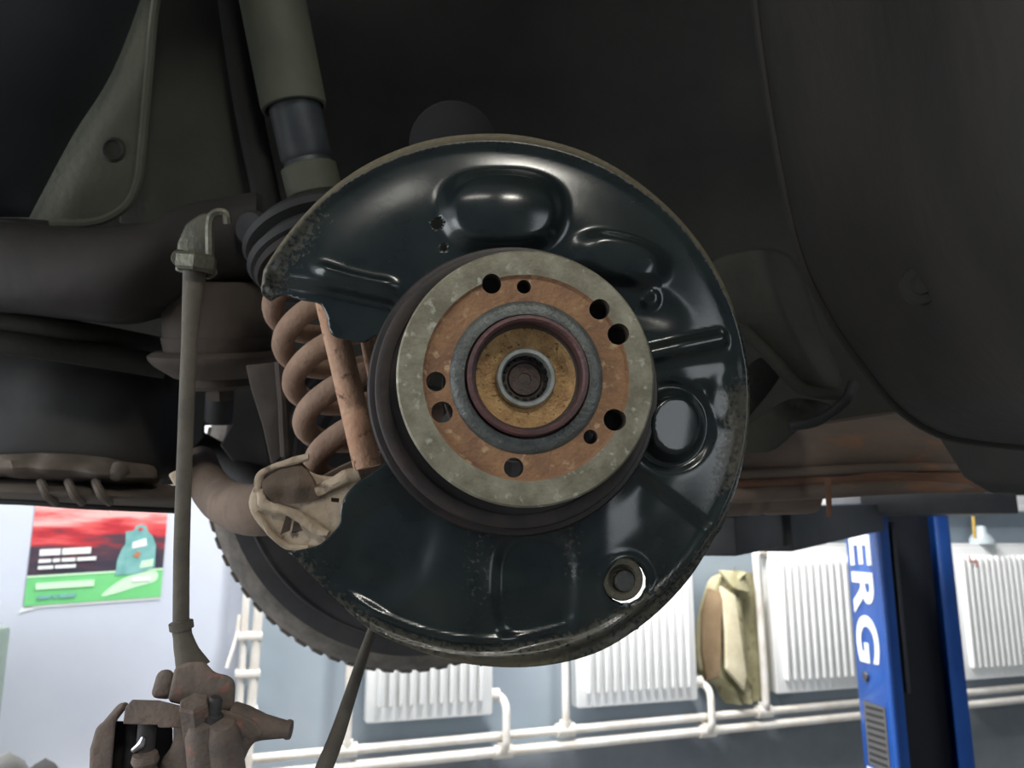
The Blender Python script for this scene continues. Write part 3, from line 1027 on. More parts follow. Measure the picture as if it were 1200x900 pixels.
for yy, rr in ((384, .0105), (408, .0125)):
    obj('fuel_line' if yy < 390 else 'cross_tube', *tube(smooth_path([P(-160, yy - 22, .74), P(0, yy - 8, .75), P(100, yy + 6, .785)] + ([P(200, yy + 24, .885), P(250, yy + 32, .95)] if yy < 390 else [P(193, yy + 22, .828)]), 6), rr), 'undercoat', sf)

tank = empty('fuel_tank', 'big dark fuel tank with dirt crusted ribbed lower edge', 'fuel tank', P(80, 600, .85))
obj('shell', *loft(PL_([
    [(-180, 398, .98), (0, 402, .96), (100, 408, .96), (190, 420, .98), (210, 438, .985)],
    [(-180, 425, .84), (0, 425, .82), (100, 432, .82), (180, 446, .85), (208, 460, .905)],
    [(-180, 500, .80), (0, 500, .78), (100, 502, .79), (178, 510, .83), (206, 515, .89)],
    [(-180, 545, .80), (0, 543, .785), (100, 546, .79), (178, 552, .83), (205, 552, .89)],
    [(-180, 560, .83), (0, 560, .81), (100, 562, .82), (178, 568, .85), (205, 568, .91)]]), 0.02, wob=0.006, wscale=14), 'tank_dark', tank)
obj('dirt_ledge', *loft(PL_([
    [(-180, 540, .785), (0, 533, .77), (60, 532, .77), (120, 538, .78), (175, 548, .81)],
    [(-180, 552, .765), (0, 548, .755), (60, 550, .755), (120, 556, .765), (178, 560, .80)],
    [(-180, 560, .78), (0, 560, .775), (60, 563, .775), (120, 566, .785), (180, 568, .82)]]), 0.012, wob=0.012, wscale=45), 'tank_dirt', tank)
lo = [[(-180, 562, .80), (0, 562, .79), (100, 566, .80), (205, 572, .84)],
      [(-180, 574, .745), (0, 576, .740), (100, 580, .75), (205, 584, .80)],
      [(-180, 588, .80), (0, 586, .79), (100, 592, .80), (205, 597, .84)]]
obj('lower_skirt', *loft(PL_(lo), 0.02), 'tank_dirt', tank)
for x in (48, 80, 112):
    obj('rib', *tube(smooth_path([P(x, 565, .768), P(x + 3, 572, .748), P(x + 8, 581, .746), P(x + 16, 589, .766)], 4), 0.0042, 8), 'tank_dirt', tank)
obj('seam', *tube(smooth_path([P(-180, 588, .795), P(0, 587, .785), P(100, 593, .795), P(208, 598, .838)], 5), 0.0035, 8), 'tank_dark', tank)
obj('drain_boss', *turned([(0, 0.004), (0.005, 0.003), (0.007, 0.0), (0.009, -0.01)], P(136, 557, .770), -FWD - UP * 0.6, 20), 'tank_dirt', tank)

# subframe mount: cylinder, flange disc, bolt, triangular bracket
mt = empty('subframe_mount', 'round subframe mount with wide flange disc and bolt behind the hanging hose', 'mount', P(258, 455, .80))
mo = P(258, 455, .80)
ax_m = (UP + FWD * -0.10).normalized()
sc = 0.80 / FPX
obj('bushing', *turned([(60 * sc, 0.052), (60 * sc, 0.10), (56 * sc, 0.105), (0, 0.105)], mo, ax_m, 44), 'mount', mt)
obj('bushing', *turned([(58 * sc, 0.030), (60 * sc, 0.04), (62 * sc, 0.052), (0.0, 0.052)], mo, ax_m, 44), 'mount', mt)
obj('flange_disc', *turned([(50 * sc, 0.012), (70 * sc, 0.024), (76 * sc, 0.030), (77 * sc, 0.034), (70 * sc, 0.038), (0, 0.038)], mo, ax_m, 48), 'mount', mt)
obj('lower_washer', *turned([(0, 0.000), (36 * sc, 0.000), (40 * sc, 0.004), (40 * sc, 0.012), (0, 0.013)], mo, ax_m, 36), 'mount', mt)
hx = [(0, -0.012), (15 * sc, -0.012), (17 * sc, -0.008), (17 * sc, 0.001), (0, 0.001)]
obj('bolt_head', *turned(hx, mo, ax_m, 6), 'mount', mt)
obj('bracket_plate', *slab([(288, 428), (326, 424), (334, 470), (336, 530), (318, 545), (308, 500), (294, 455)], 0.72, 0.006, 0.0015), 'mount', mt)
obj('bracket_rib', *tube([P(328, 424, .716), P(332, 470, .716), P(335, 535, .716)], 0.005, 8), 'mount', mt)
obj('bolt_shank', *tube([P(258, 460, .82), P(256, 492, .83)], 0.014), 'rubber', mt)
obj('cross_member', *slab([(228, 450), (300, 450), (318, 560), (300, 575), (258, 522), (271, 498), (239, 498), (239, 512), (222, 530)], 0.98, 0.04, 0.002), 'tank_dark', mt, False)
obj('lower_strut', *tube(smooth_path([P(224, 520, 1.04), P(260, 540, 1.01), P(300, 565, .98), P(340, 590, .95)], 5), 0.021, 16), 'tank_dark', mt)

# ------------------------------------------------------------------ shock absorber
sh = empty('shock_absorber', 'thick olive grey shock absorber slanting down behind the shield', 'shock absorber', P(372, 250, .70))
d0, d1 = P(296, -120, .805), P(345, 128, .805)
k = .805 / FPX
dv = (d1 - d0).normalized()
L = (d1 - d0).length
obj('dust_tube', *turned([(0, 0), (36 * k, 0), (38 * k, 0.004), (38 * k, L - 0.006), (37 * k, L - 0.001), (34 * k, L), (30 * k, L - 0.01), (0, L - 0.012)], d0, dv, 44), 'shock_tube', sh)
e0 = d1 - dv * 0.02
e1 = P(384, 290, .815)
dv2 = (e1 - e0).normalized()
L2 = (e1 - e0).length
obj('piston_body', *turned([(30 * k, 0), (30 * k, L2 * .42), (27 * k, L2 * .45), (30 * k, L2 * .52), (31 * k, L2 * .62), (27 * k, L2 * .66), (25 * k, L2), (0, L2)], e0, dv2, 40), 'shock_dark', sh)
obj('lower_collar', *turned([(26 * k, L2 * .47), (32.5 * k, L2 * .49), (32.5 * k, L2 * .66), (26 * k, L2 * .69)], e0, dv2, 40), 'shock_tube', sh)
obj('shade_strip', *tube(smooth_path([P(262, -120, .838), P(272, 0, .838), P(290, 120, .838), P(308, 210, .838), P(322, 278, .843)], 5), 0.0145), 'undercoat_dark', sh)  # dark tube standing in for a shadow beside the shock, no pipe there

# ------------------------------------------------------------------ coil spring
b0 = P(459, 578, .615)
b1 = P(382, 322, .682)
axis = (b1 - b0)
Ls = axis.length
az = axis.normalized()
axx = (RIGHT - az * RIGHT.dot(az)).normalized()
ay = az.cross(axx)
turns = 5.75
pts = []
n = 300
rad = 0.0500
T0 = 0.46
for i in range(n + 1):
    t = i / n
    a = 2 * PI * (turns * t + T0)
    pts.append(b0 + az * (Ls * t) + (axx * math.cos(a) + ay * math.sin(a)) * rad)
obj('coil_spring', *tube(pts, 0.0090, 14), 'spring_rust', label='dusty brown coil spring visible through the shield cutout', cat='coil spring')

bt = empty('spring_boot', 'dark ribbed rubber boot at the top of the coil spring beside the shield', 'rubber boot', b1)
pr = [(0.03, -0.005), (0.052, 0.0)]
for k in range(2):
    pr += [(0.060, 0.004 + k * .018), (0.062, 0.009 + k * .018), (0.054, 0.014 + k * .018), (0.052, 0.019 + k * .018)]
pr += [(0.045, 0.042), (0.0, 0.045)]
obj('bellows', *turned(pr, b1 + az * 0.011, az, 44), 'rubber', bt)
obj('seat_washer', *turned([(0.03, -0.004), (0.056, -0.004), (0.058, 0.0), (0.056, 0.003)], b1 + az * 0.011, az, 44), 'subframe', bt)

# ------------------------------------------------------------------ rod in the cutout
rod = empty('link_rod', 'straight rust orange rod crossing in front of the coil spring', 'rod', P(438, 560, .525))
q0, q1 = P(377, 320, .535), P(431, 548, .520)
obj('shaft', *tube([q0, q0 * .5 + q1 * .5, q1 * .985 + q0 * .015, q1], [0.0088, 0.0088, 0.0092, 0.0086], 22), 'rod_rust', rod)
obj('side_rail', *tube([P(415, 330, .545), P(444, 470, .540)], 0.0042, 10), 'rod_rust', rod)

# ------------------------------------------------------------------ spring cup / lower control arm
ca = empty('control_arm', 'mud caked lower control arm with pressed cup under the coil spring', 'control arm', P(345, 640, .60))
cup = catmull2([(291, 588), (300, 566), (316, 548), (338, 540), (372, 556), (410, 560), (440, 570), (440, 640), (400, 640), (375, 642), (348, 645), (318, 630), (298, 608)], 3, True)
o = obj('cup_wall', *slab(cup, 0.536, 0.012, 0.003, 3), 'mud', ca)
cut = []
for tri in ([(336, 601), (343, 606), (340, 622), (328, 627)], [(346, 603), (355, 622), (341, 626)], [(311, 570), (328, 588), (325, 592), (311, 578)], [(388, 583), (398, 584), (397, 589), (388, 588)]):
    cut.append(obj('cutter', *slab(tri, 0.52, 0.04), 'mud_dark', smooth=False))
obj('cup_side', *slab([(291, 588), (300, 566), (316, 548), (322, 560), (311, 590), (322, 618), (346, 640), (340, 644), (318, 630), (298, 608)], .545, .09, .003), 'mud', ca)
boolean_cut(o, cut)
obj('seat_pan', *turned([(0, -0.006), (0.045, -0.004), (0.060, 0.006), (0.066, 0.022), (0.064, 0.024), (0.056, 0.010), (0.04, 0.002), (0, 0.0)], b0 - az * 0.0085, az, 40), 'mud_dark', ca)
lips = [[(303, 575), (312, 590), (335, 598), (355, 606), (372, 622), (385, 628)], [(300, 570), (312, 552), (338, 541), (362, 536)],
        [(372, 575), (385, 570), (402, 560), (422, 555)], [(300, 600), (314, 622), (338, 640), (360, 643)]]
for q, rr in zip(lips, (.0036, .0026, .0050, .0022)):
    pth = smooth_path([P(x, y, .535) for x, y in q], 6)
    v, f = tube(pth, rr, 10)
    v = [p + Vector((noise.noise(p * 90), noise.noise(p * 90 + Vector((3, 0, 0))), noise.noise(p * 90 + Vector((0, 7, 0))))) * 0.0022 for p in v]
    obj('pressed_lip', v, f, 'mud', ca)
ly = [[(306, 562, .536), (330, 547, .537), (352, 543, .538)], [(310, 576, .532), (338, 566, .530), (366, 560, .533)], [(320, 590, .533), (346, 590, .532), (376, 584, .534)]]
obj('mud_crust', *loft(PL_(ly), 0.006, wob=0.005, wscale=60), 'mud_dark', ca)
obj('arm_tube', *tube(smooth_path([P(236, 540, .95), P(242, 563, .85), P(258, 584, .765), (P(284, 596, .70)), P(312, 597, .665), P(360, 592, .665)], 7), [.018, .020, .021, .022, .022, .02], 20), 'arm_mud', ca)
obj('arm_bracket', *slab([(197, 556), (208, 550), (222, 562), (218, 572), (205, 570)], .70, .01, .002), 'mud', ca)

# ------------------------------------------------------------------ far wheel of the axle
wc = P(492, 540, 1.32)
WR = 0.335
wx = Vector((-0.30, 0.95, -0.02)).normalized()       # wheel axis, outward away from the viewer
wheel = empty('car_wheel', 'dark far side car wheel and tyre seen from its inner side', 'wheel', wc, frame(wc, wx))
prof = [(0.205, 0.000), (0.215, -0.006), (0.225, -0.002), (0.245, -0.010), (0.268, -0.016), (0.290, -0.016), (0.308, -0.011)]
v, f, i_ = lathe(prof, 90)
obj('sidewall', v, f, 'tyre', wheel, local=True)
v, f, i_ = lathe([(0.308, -0.011), (0.316, -0.006), (0.324, 0.006), (0.331, 0.022), (0.335, 0.040), (0.336, 0.10), (0.335, 0.16), (0.331, 0.178), (0.31, 0.20), (0.25, 0.205), (0.205, 0.195)], 90)
obj('tread', v, f, 'tyre_tread', wheel, local=True)
me = None
for k in range(72):
    a = 2 * PI * k / 72
    if me is None:
        v, f = box((0.3325, 0, 0.062), (0.012, 0.020, 0.06), None, 0.002, 1)
        o = obj('tread_block', v, f, 'tyre_tread', wheel, local=True)
        me = o.data
    else:
        o = bpy.data.objects.new('tread_block', me)
        col.objects.link(o)
        o.parent = wheel
    o.rotation_euler = (0, 0, a)
v, f, i_ = lathe([(0.207, 0.004), (0.200, 0.006), (0.196, 0.014), (0.190, 0.018), (0.186, 0.030), (0.172, 0.036), (0.168, 0.07), (0.160, 0.12), (0.06, 0.135), (0.0, 0.13)], 80)
obj('rim', v, f, 'rim_dark', wheel, local=True)
for rr, zz in ((0.232, -0.0055), (0.282, -0.0175)):
    v, f = tube([Vector((rr * math.cos(2 * PI * k / 90), rr * math.sin(2 * PI * k / 90), zz)) for k in range(91)], 0.0028, 6, False)
    obj('sidewall_ring', v, f, 'tyre', wheel, local=True)
# half shaft to the far wheel (hidden behind the shield mostly)
obj('half_shaft', *tube([P(606, 446, .55), wc + wx * 0.1], 0.02, 14), 'subframe', label='dark half shaft running behind the shield to the far wheel', cat='shaft')

# ------------------------------------------------------------------ hub frame: x right, y up, z towards the viewer
HN = (-FWD * 1.0 + RIGHT * math.tan(math.radians(6)) + UP * math.tan(math.radians(7))).normalized()
HD = FPX / 2104.0
HO = P(618, 441, HD)
HM = frame(HO, HN, RIGHT)
HI = HM.inverted()


def S(px, py, c=0.0):
    """hub-frame x, y of the place seen at a pixel, on the plane z = c"""
    d = FWD + (px - 600) / FPX * RIGHT + (450 - py) / FPX * UP
    o = HM @ Vector((0, 0, c))
    k_ = (o - CAM).dot(HN) / d.dot(HN)
    q = HI @ (CAM + d * k_)
    return q.x, q.y


U1 = 1 / 2104.0
hub = empty('wheel_hub', 'rusty bare wheel hub with bolt holes and open centre bore', 'wheel hub', HO, HM)
mm = 0.001
prof = [(60 * U1, -13 * mm), (151 * U1, -13 * mm), (152.5 * U1, -11.5 * mm), (152.5 * U1, -1.6 * mm), (150 * U1, 0), (137 * U1, 0.5 * mm), (122 * U1, 0), (119 * U1, -2.2 * mm),
        (91 * U1, -2.2 * mm), (89 * U1, -0.8 * mm), (82 * U1, 0.9 * mm), (74 * U1, 0.7 * mm), (71 * U1, -2.5 * mm), (60 * U1, -2.5 * mm)]
v, f, ii = lathe(prof, 128, True)
mi = {0: 1, 1: 1, 2: 1, 3: 0, 4: 0, 5: 0, 6: 2, 7: 2, 8: 3, 9: 3, 10: 3, 11: 1, 12: 1, 13: 1}
fl = obj('flange', v, f, ['hub_steel', 'hub_edge', 'hub_rust', 'hub_grey'], hub, local=True, midx=[mi[q] for q in ii])
holes = [(576, 333, 11.5), (614, 336, 8.5), (702, 363, 12), (724, 392, 12.5), (511, 447, 11.5), (518, 483, 12.5), (720, 492, 13), (692, 512, 8.5), (602, 548, 11.5)]
cuts = []
for (x, y, r_) in holes:
    hx_, hy_ = S(x, y, -0.0022)
    v, f, _ = lathe([(0, -0.03), (r_ * U1, -0.03), (r_ * U1, 0.02), (0, 0.02)], 28)
    v = [HM @ (p + Vector((hx_, hy_, 0))) for p in v]
    cuts.append(obj('cutter', v, f, 'hub_edge'))
bpy.context.view_layer.update()
boolean_cut(fl, cuts)
v, f, _ = lathe([(71 * U1, -10 * mm), (71 * U1, 5.5 * mm), (69.5 * U1, 7 * mm), (66 * U1, 7.3 * mm), (63.5 * U1, 6.2 * mm), (62.5 * U1, -17 * mm), (66 * U1, -17 * mm)], 96, True)
obj('centre_collar', v, f, 'collar', hub, local=True, label='purplish rusty centring collar')
v, f, _ = lathe([(63 * U1, -5 * mm), (60 * U1, -6.5 * mm), (52 * U1, -8 * mm), (40 * U1, -9 * mm), (34 * U1, -9 * mm), (34 * U1, -22 * mm), (63 * U1, -22 * mm)], 96, True)
obj('bearing_cup', v, f, 'cup_rust', hub, local=True, label='golden rusty face inside the bore')
v, f, _ = lathe([(36 * U1, -20 * mm), (36 * U1, -6.5 * mm), (34 * U1, -5 * mm), (30 * U1, -5 * mm), (28 * U1, -7 * mm), (27 * U1, -34 * mm), (36 * U1, -34 * mm)], 72, True)
obj('axle_nut', v, f, 'nut_steel', hub, local=True)
v, f, _ = lathe([(27.5 * U1, -31 * mm), (21 * U1, -31 * mm), (21 * U1, -14 * mm), (19 * U1, -12.5 * mm), (15 * U1, -13 * mm), (8 * U1, -13.5 * mm), (7 * U1, -15 * mm), (0, -15 * mm)], 48)
obj('shaft_end', v, f, 'shaft_end', hub, local=True)
me = None
for k in range(16):
    a = 2 * PI * k / 16
    if me is None:
        v, f = box((26.0 * U1, 0, -17 * mm), (4 * U1, 5 * U1, 14 * mm))
        o = obj('spline', v, f, 'black_hole', hub, local=True, smooth=False)
        me = o.data
    else:
        o = bpy.data.objects.new('spline', me)
        col.objects.link(o)
        o.parent = hub
    o.rotation_euler = (0, 0, a)
v, f, _ = lathe([(0, -14 * mm), (95 * U1, -14 * mm), (98 * U1, -20 * mm), (98 * U1, -48 * mm), (0, -48 * mm)], 72)
obj('bearing_housing', v, f, 'hub_edge', hub, local=True)

# parking brake ring behind the flange
RO = Vector((-0.0035, -0.0035, 0))
ring = empty('brake_shoe_ring', 'dark brown parking brake shoe ring tucked between hub and shield', 'brake shoe', HO, HM)
R2 = 1 / 2040.0
v, f, _ = lathe([(150 * R2, -18 * mm), (160 * R2, -16.5 * mm), (165 * R2, -17.5 * mm), (167 * R2, -21 * mm), (167 * R2, -24 * mm), (164 * R2, -26 * mm), (150 * R2, -26 * mm)], 110, True)
obj('shoe_lining', [p + RO for p in v], f, 'ring_brown', ring, local=True)
v, f, _ = lathe([(112 * R2, -27 * mm), (168 * R2, -26.5 * mm), (174 * R2, -27 * mm), (177 * R2, -30 * mm), (177 * R2, -35.5 * mm), (112 * R2, -35.5 * mm)], 110, True)
obj('backing_plate', [p + RO for p in v], f, 'ring_dark', ring, local=True)
v, f, _ = lathe([(112 * R2, -20 * mm), (152 * R2, -20 * mm), (152 * R2, -26 * mm), (112 * R2, -26 * mm)], 96, True)
obj('shoe_web', [p + RO for p in v], f, 'ring_dark', ring, local=True)

# ------------------------------------------------------------------ dust shield
C0 = -0.036
outl = catmull2([(303, 340), (300, 324), (318, 290), (345, 255), (390, 212), (440, 180), (500, 158), (560, 150), (620, 153), (690, 172), (750, 206), (800, 250),
                 (838, 300), (865, 360), (880, 430), (882, 480), (876, 540), (858, 605), (825, 668), (785, 715), (740, 750), (690, 773), (640, 784), (590, 786), (540, 780), (490, 764), (440, 741), (395, 706), (360, 672), (336, 648)], 5)
outl += catmull2([(352, 645), (375, 638), (397, 616), (399, 598), (404, 582), (418, 566), (432, 556), (445, 547)], 4)
outl += [(475, 520), (480, 470), (470, 420)]
outl += catmull2([(446, 404), (440, 390), (425, 398), (400, 394), (386, 388), (380, 366), (372, 352), (350, 346), (325, 338), (310, 345)], 4)
CX, CY = 573, 468


def sst(a, b_, x):
    t = max(0.0, min(1.0, (x - a) / (b_ - a)))
    return t * t * (3 - 2 * t)


def ell(x, y, cx, cy, rx, ry, rot=0, soft=0.25, p=2.0):
    a = math.radians(rot)
    dx, dy = x - cx, y - cy
    u, v_ = dx * math.cos(a) + dy * math.sin(a), -dx * math.sin(a) + dy * math.cos(a)
    q = (abs(u / rx) ** p + abs(v_ / ry) ** p) ** (1 / p)
    return 1 - sst(1 - soft, 1 + soft, q)


def cap(x, y, x0, y0, x1, y1, r_, soft):
    dx, dy = x1 - x0, y1 - y0
    t = max(0, min(1, ((x - x0) * dx + (y - y0) * dy) / (dx * dx + dy * dy)))
    return 1 - sst(r_ - soft, r_ + soft, math.hypot(x - x0 - t * dx, y - y0 - t * dy))


def height(x, y):
    h = 0.0
    rr = math.hypot((x - CX), (y - CY))
    ang = math.degrees(math.atan2(CY - y, x - CX))
    h -= 5.0 * sst(225, 300, rr)                       # dish towards the rim
    h += 2.5 * sst(296, 304, rr) - 6.0 * sst(305, 316, rr)      # rolled rim
    q = ell(x, y, 588, 248, 68, 46, 0, 0.22, 2.6)
    h += 6.0 * q + 9.0 * max(0, 1 - ((x - 590) / 72) ** 2 - ((y - 256) / 60) ** 2) * q
    h += 6.5 * ell(x, y, 727, 304, 50, 26, 12, 0.35, 2.4)
    h -= 3.0 * ell(x, y, 735, 350, 60, 22, 20, 0.5)
    h += 3.2 * ell(x, y, 763, 350, 10, 11, 0, 0.5)
    h += 5.0 * cap(x, y, 740, 420, 846, 396, 8, 7)
    h -= 3.0 * cap(x, y, 750, 445, 850, 432, 16, 12)
    h += (7.5 - 0.10 * (x - 788) + 0.0 * (y - 499)) * ell(x, y, 788, 499, 33, 36, 0, 0.14)
    dd = math.hypot((x - 788) / 44, (y - 499) / 47)
    h -= 4.0 * math.exp(-((dd - 1.0) / 0.13) ** 2)
    h -= 2.5 * ell(x, y, 850, 470, 18, 26, 0, 0.5)
    s_ = (x - 770) * 0.585 - (y - 560) * 0.811          # step on the lower right
    h -= 4.5 * sst(-2, -16, s_) * sst(150, 190, math.hypot(x - 618, y - 441)) * sst(700, 760, x)
    h -= 4.0 * ell(x, y, 628, 690, 46, 66, 0, 0.18, 3)
    h += 2.0 * ell(x, y, 535, 690, 34, 75, 0, 0.5, 2)
    h -= 4.0 * ell(x, y, 450, 640, 52, 70, 35, 0.35, 2)
    h += 3.0 * math.exp(-((rr - 283) / 6.0) ** 2) * sst(-132, -118, ang) * sst(-62, -76, ang)
    h -= 9.0 * sst(0, 14, (y - 336) - (x - 415) * 0.22) * sst(480, 455, x) * sst(430, 405, y)
    h += 3.2 * math.exp(-(((y - 326) - (x - 415) * 0.26 - 0.0016 * (x - 415) ** 2 * -1) / 7.0) ** 2) * sst(360, 385, x) * sst(475, 450, x)
    h += 2.0 * math.exp(-((math.hypot((x - 735), (y - 683)) - 30) / 5.0) ** 2)
    h -= 1.6 * sst(0, 1, 1 if x < 0 else 0)
    h -= 4.0 * sst(385, 320, x) * sst(420, 300, y)
    return h * mm


hole_list = [(736, 684, 25), (512, 262, 7), (520, 290, 4)]
V2, E2 = [], []


def add_loop(pts):
    n0 = len(V2)
    for p in pts:
        V2.append(Vector(p))
    for k_ in range(len(pts)):
        E2.append((n0 + k_, n0 + (k_ + 1) % len(pts)))


def dense(pts, step):
    out = []
    for a, b_ in zip(pts, pts[1:] + pts[:1]):
        n_ = max(1, int(math.dist(a, b_) / step))
        for k_ in range(n_):
            out.append((a[0] + (b_[0] - a[0]) * k_ / n_, a[1] + (b_[1] - a[1]) * k_ / n_))
    return out


def inside(x, y, poly):
    c = False
    j = len(poly) - 1
    for i in range(len(poly)):
        xi, yi = poly[i]
        xj, yj = poly[j]
        if (yi > y) != (yj > y) and x < (xj - xi) * (y - yi) / (yj - yi) + xi:
            c = not c
        j = i
    return c


loop = dense(outl, 4.0)
add_loop(loop)
for (hx_, hy_, hr) in hole_list:
    add_loop([(hx_ + hr * math.cos(2 * PI * k_ / 28), hy_ + hr * math.sin(2 * PI * k_ / 28)) for k_ in range(28)])
INR = 150
add_loop([(608 + INR * math.cos(2 * PI * k_ / 120), 451 + INR * math.sin(2 * PI * k_ / 120)) for k_ in range(120)])
ST = 3.6
row = 0
y = 140.0
# row-wise inside test keeps the point cloud quick
while y < 800:
    xs = []
    j = len(loop) - 1
    for i in range(len(loop)):
        (xi, yi), (xj, yj) = loop[i], loop[j]
        if (yi > y) != (yj > y):
            xs.append((xj - xi) * (y - yi) / (yj - yi) + xi)
        j = i
    xs.sort()
    for a, b_ in zip(xs[::2], xs[1::2]):
        x = math.ceil((a + 2) / ST) * ST + (ST / 2 if row % 2 else 0)
        while x < b_ - 2:
            if math.hypot(x - 608, y - 451) > INR + 2 and all(math.hypot(x - q[0], y - q[1]) > q[2] + 1.6 for q in hole_list):
                V2.append(Vector((x, y)))
            x += ST
    y += ST * 0.87
    row += 1
vo, eo, fo, *_ = delaunay_2d_cdt(V2, E2, [], 0, 1e-4)
tri = []
for fc in fo:
    cx_ = sum(vo[i].x for i in fc) / len(fc)
    cy_ = sum(vo[i].y for i in fc) / len(fc)
    if math.hypot(cx_ - 608, cy_ - 451) < INR - 0.3 or any(math.hypot(cx_ - q[0], cy_ - q[1]) < q[2] * 0.97 for q in hole_list):
        continue
    if not inside(cx_, cy_, loop):
        continue
    tri.append(list(fc))
VV, wear = [], []
for p in vo:
    sx_, sy_ = S(p.x, p.y, C0)
    VV.append(Vector((sx_, sy_, C0 + height(p.x, p.y))))
    rr = math.hypot(p.x - CX, p.y - CY)
    wv = 0.95 * sst(301, 309, rr) * (1 - 0.6 * sst(330, 400, p.y) * sst(600, 700, p.x))
    wv = max(wv, 0.50 * sst(255, 300, rr) * sst(800, 840, p.x) * sst(420, 470, p.y) * sst(620, 540, p.y))
    wv = max(wv, 0.40 * sst(255, 300, rr) * sst(430, 350, p.x) * sst(200, 260, p.y))
    wv = max(wv, 0.45 * sst(278, 300, rr) * sst(640, 720, p.y))
    wv = max(wv, 0.20 * ell(p.x, p.y, 560, 660, 24, 70, 0, 0.6) * 1.0)
    wv = max(wv, 0.24 * ell(p.x, p.y, 672, 640, 14, 50, 0, 0.7))
    wear.append(wv)
shield = empty('dust_shield', 'round glossy black brake dust shield with embossed domes and side cutout', 'dust shield', HO, HM)
plate = obj('shield_plate', VV, tri, 'shield_paint', shield, local=True, sharp=80)
att = plate.data.attributes.new('wear', 'FLOAT', 'POINT')
att.data.foreach_set('value', wear)
sol = plate.modifiers.new('thickness', 'SOLIDIFY')
sol.thickness = 0.0016
sol.offset = -1
# fix: the sheet must face the viewer so that the thickness goes away from the lens
if sum(p.normal.z for p in plate.data.polygons) < 0:
    plate.data.flip_normals()
# plug in the lower hole, set off-centre so that a crescent stays open
hx_, hy_ = S(730, 679, C0)
v, f, _ = lathe([(0, -4 * mm), (12 * R2, -4 * mm), (15 * R2, -2 * mm), (18 * R2, 1.5 * mm), (24 * R2, 1.8 * mm), (26 * R2, 0), (25.5 * R2, -4 * mm), (0, -5 * mm)], 40)
hz = C0 + height(735, 650)
obj('rubber_grommet', [p + Vector((hx_, hy_, hz)) for p in v], f, 'plug', shield, local=True)
hx2, hy2 = S(734, 683, C0)
v, f, _ = lathe([(0, 1.2 * mm), (11 * R2, 1.2 * mm), (13.5 * R2, 0), (13.5 * R2, -3 * mm)], 30)
obj('grommet_disc', [p + Vector((hx2, hy2, hz - 0.001)) for p in v], f, 'plug_disc', shield, local=True)
# rim bead of the rolled edge on the far left
# ------------------------------------------------------------------ brake hose and caliper
hose = empty('brake_hose', 'long dusty brake hose hanging from its bracket down to the caliper', 'brake hose', P(218, 740, .50))
obj('rubber_line', *tube(smooth_path([P(228, 318, .56), P(222, 400, .545), P(217, 520, .53), P(213, 640, .515), P(212, 740, .505)], 8), [.0078, .0052, .0050, .0050, .0050], 16), 'hose', hose)
obj('lower_sleeve', *tube(smooth_path([P(212, 728, .505), P(214, 745, .504), P(219, 765, .503), P(227, 785, .502)], 5), [.0062, .0058, .0075, .0105], 16), 'hose', hose)
obj('sleeve_ring', *tube([P(212, 729, .505), P(213, 737, .505)], .0074, 16), 'hose', hose)
obj('bracket', *slab([(205, 318), (208, 285), (218, 262), (236, 250), (252, 248), (250, 300), (256, 322), (246, 328), (222, 322)], .565, .012, .002), 'hose_metal', hose)
obj('hex_fitting', *turned([(0, 0), (.013, 0), (.0145, .002), (.0145, .010), (.013, .012), (0, .012)], P(229, 318, .555), UP + RIGHT * 0.1, 6), 'hose_metal', hose, smooth=False)
obj('clip_hook', *tube(smooth_path([P(246, 300, .555), P(246, 262, .555), P(252, 250, .555), P(264, 250, .556), P(267, 262, .558)], 5), .0032, 8), 'hose_metal', hose)
obj('rivet', *turned([(0, .004), (.004, .004), (.006, 0), (.006, -.003)], P(210, 302, .56), -FWD, 14), 'hose_metal', hose)


def cpx(pts):
    return [(90 + x * .2167, 740 + y * .2167) for x, y in pts]


cal = empty('brake_caliper', 'rusty unbolted brake caliper hanging at the end of the hose', 'brake caliper', P(220, 960, .50))
obj('hose_block', *slab(cpx([(530, 190), (600, 165), (690, 160), (745, 222), (830, 240), (860, 275), (850, 440), (690, 425), (490, 380)]), .485, .045, .004, 3), 'caliper', cal)
obj('bridge_lug', *slab(cpx([(440, 205), (530, 205), (520, 370), (395, 360)]), .495, .035, .004, 3), 'caliper', cal)
obj('pad_carrier', *slab(cpx([(262, 410), (300, 368), (445, 372), (600, 410), (600, 520), (440, 520), (440, 505), (250, 500)]), .474, .04, .004, 3), 'caliper', cal)
obj('outer_arm', *slab(cpx([(105, 515), (140, 490), (230, 385), (290, 380), (212, 480), (190, 740), (185, 1000), (60, 1000), (70, 640)]), .480, .06, .005, 3), 'caliper', cal)
obj('piston_housing', *slab(cpx([(520, 420), (690, 400), (850, 430), (960, 480), (1030, 560), (950, 600), (890, 735), (840, 1000), (440, 1000), (450, 690), (520, 620)]), .478, .06, .007, 3), 'caliper', cal)
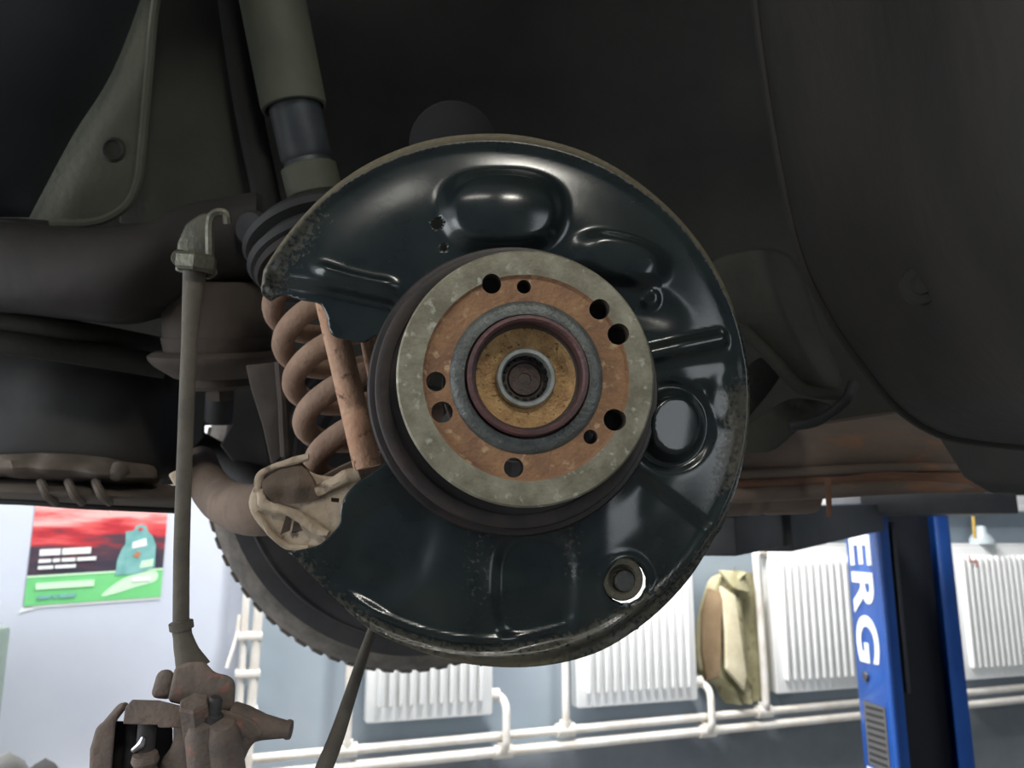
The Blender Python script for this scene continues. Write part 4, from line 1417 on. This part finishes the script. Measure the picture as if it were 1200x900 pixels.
obj('gap_shade_slab', *slab(cpx([(185, 480), (520, 500), (520, 1000), (185, 1000)]), .505, .03, .003), 'caliper_dark', cal)  # dark slab standing in for the shaded gap inside the caliper
obj('pad_backing', *slab(cpx([(265, 490), (330, 490), (310, 1000), (235, 1000)]), .490, .03, .003), 'caliper_dark', cal)
obj('guide_pin', *tube([P(*q, .482) for q in cpx([(385, 480), (365, 700), (350, 900)])], .0055, 14), 'caliper_dark', cal)
obj('spring_clip', *slab(cpx([(285, 640), (330, 600), (350, 560), (375, 580), (365, 630), (300, 662)]), .474, .006, .0015), 'bright_metal', cal)
obj('pin_boot', *turned([(0, 0), (.007, 0), (.008, .004), (.006, .008), (.008, .012), (.006, .02)], P(*cpx([(370, 660)])[0], .476), -UP, 18), 'caliper', cal)
obj('bleed_nipple', *turned([(0, .013), (.003, .013), (.0042, .011), (.0042, .003), (.006, .002), (.006, -.004), (0, -.004)], P(*cpx([(735, 470)])[0], .474), UP + RIGHT * .15, 18), 'caliper_dark', cal)
obj('union_bolt', *turned([(0, .008), (.008, .008), (.009, .006), (.009, -.02)], P(*cpx([(640, 440)])[0], .472), UP - FWD * .3, 6), 'caliper', cal, smooth=False)
b0_, b1_ = [P(*q, .488) for q in cpx([(840, 500), (1160, 532)])]
obj('bleed_pipe', *turned([(0.013, 0), (.0115, .008), (.0075, .02), (.0054, .032), (.0052, (b1_ - b0_).length - .004), (.0060, (b1_ - b0_).length - .002), (.0055, (b1_ - b0_).length), (0, (b1_ - b0_).length)], b0_, b1_ - b0_, 24), 'caliper', cal)
for q in ((800, 640), (690, 640)):
    p_ = P(*cpx([q])[0], .474)
    obj('housing_rib', *turned([(0, .02), (.007, .018), (.010, .010), (.011, -.02), (.009, -.035)], p_, UP - FWD * .25, 20), 'caliper', cal)

# thin hanging cable below the shield
obj('brake_cable', *tube(smooth_path([P(446, 715, .56), P(432, 750, .545), P(412, 810, .52), P(395, 862, .50), P(378, 905, .485), P(355, 965, .47)], 6),
                        [.0034, .0034, .0042, .0050, .0056, .0060], 14), 'hose', label='thin grey brake cable hanging out from under the shield', cat='cable')
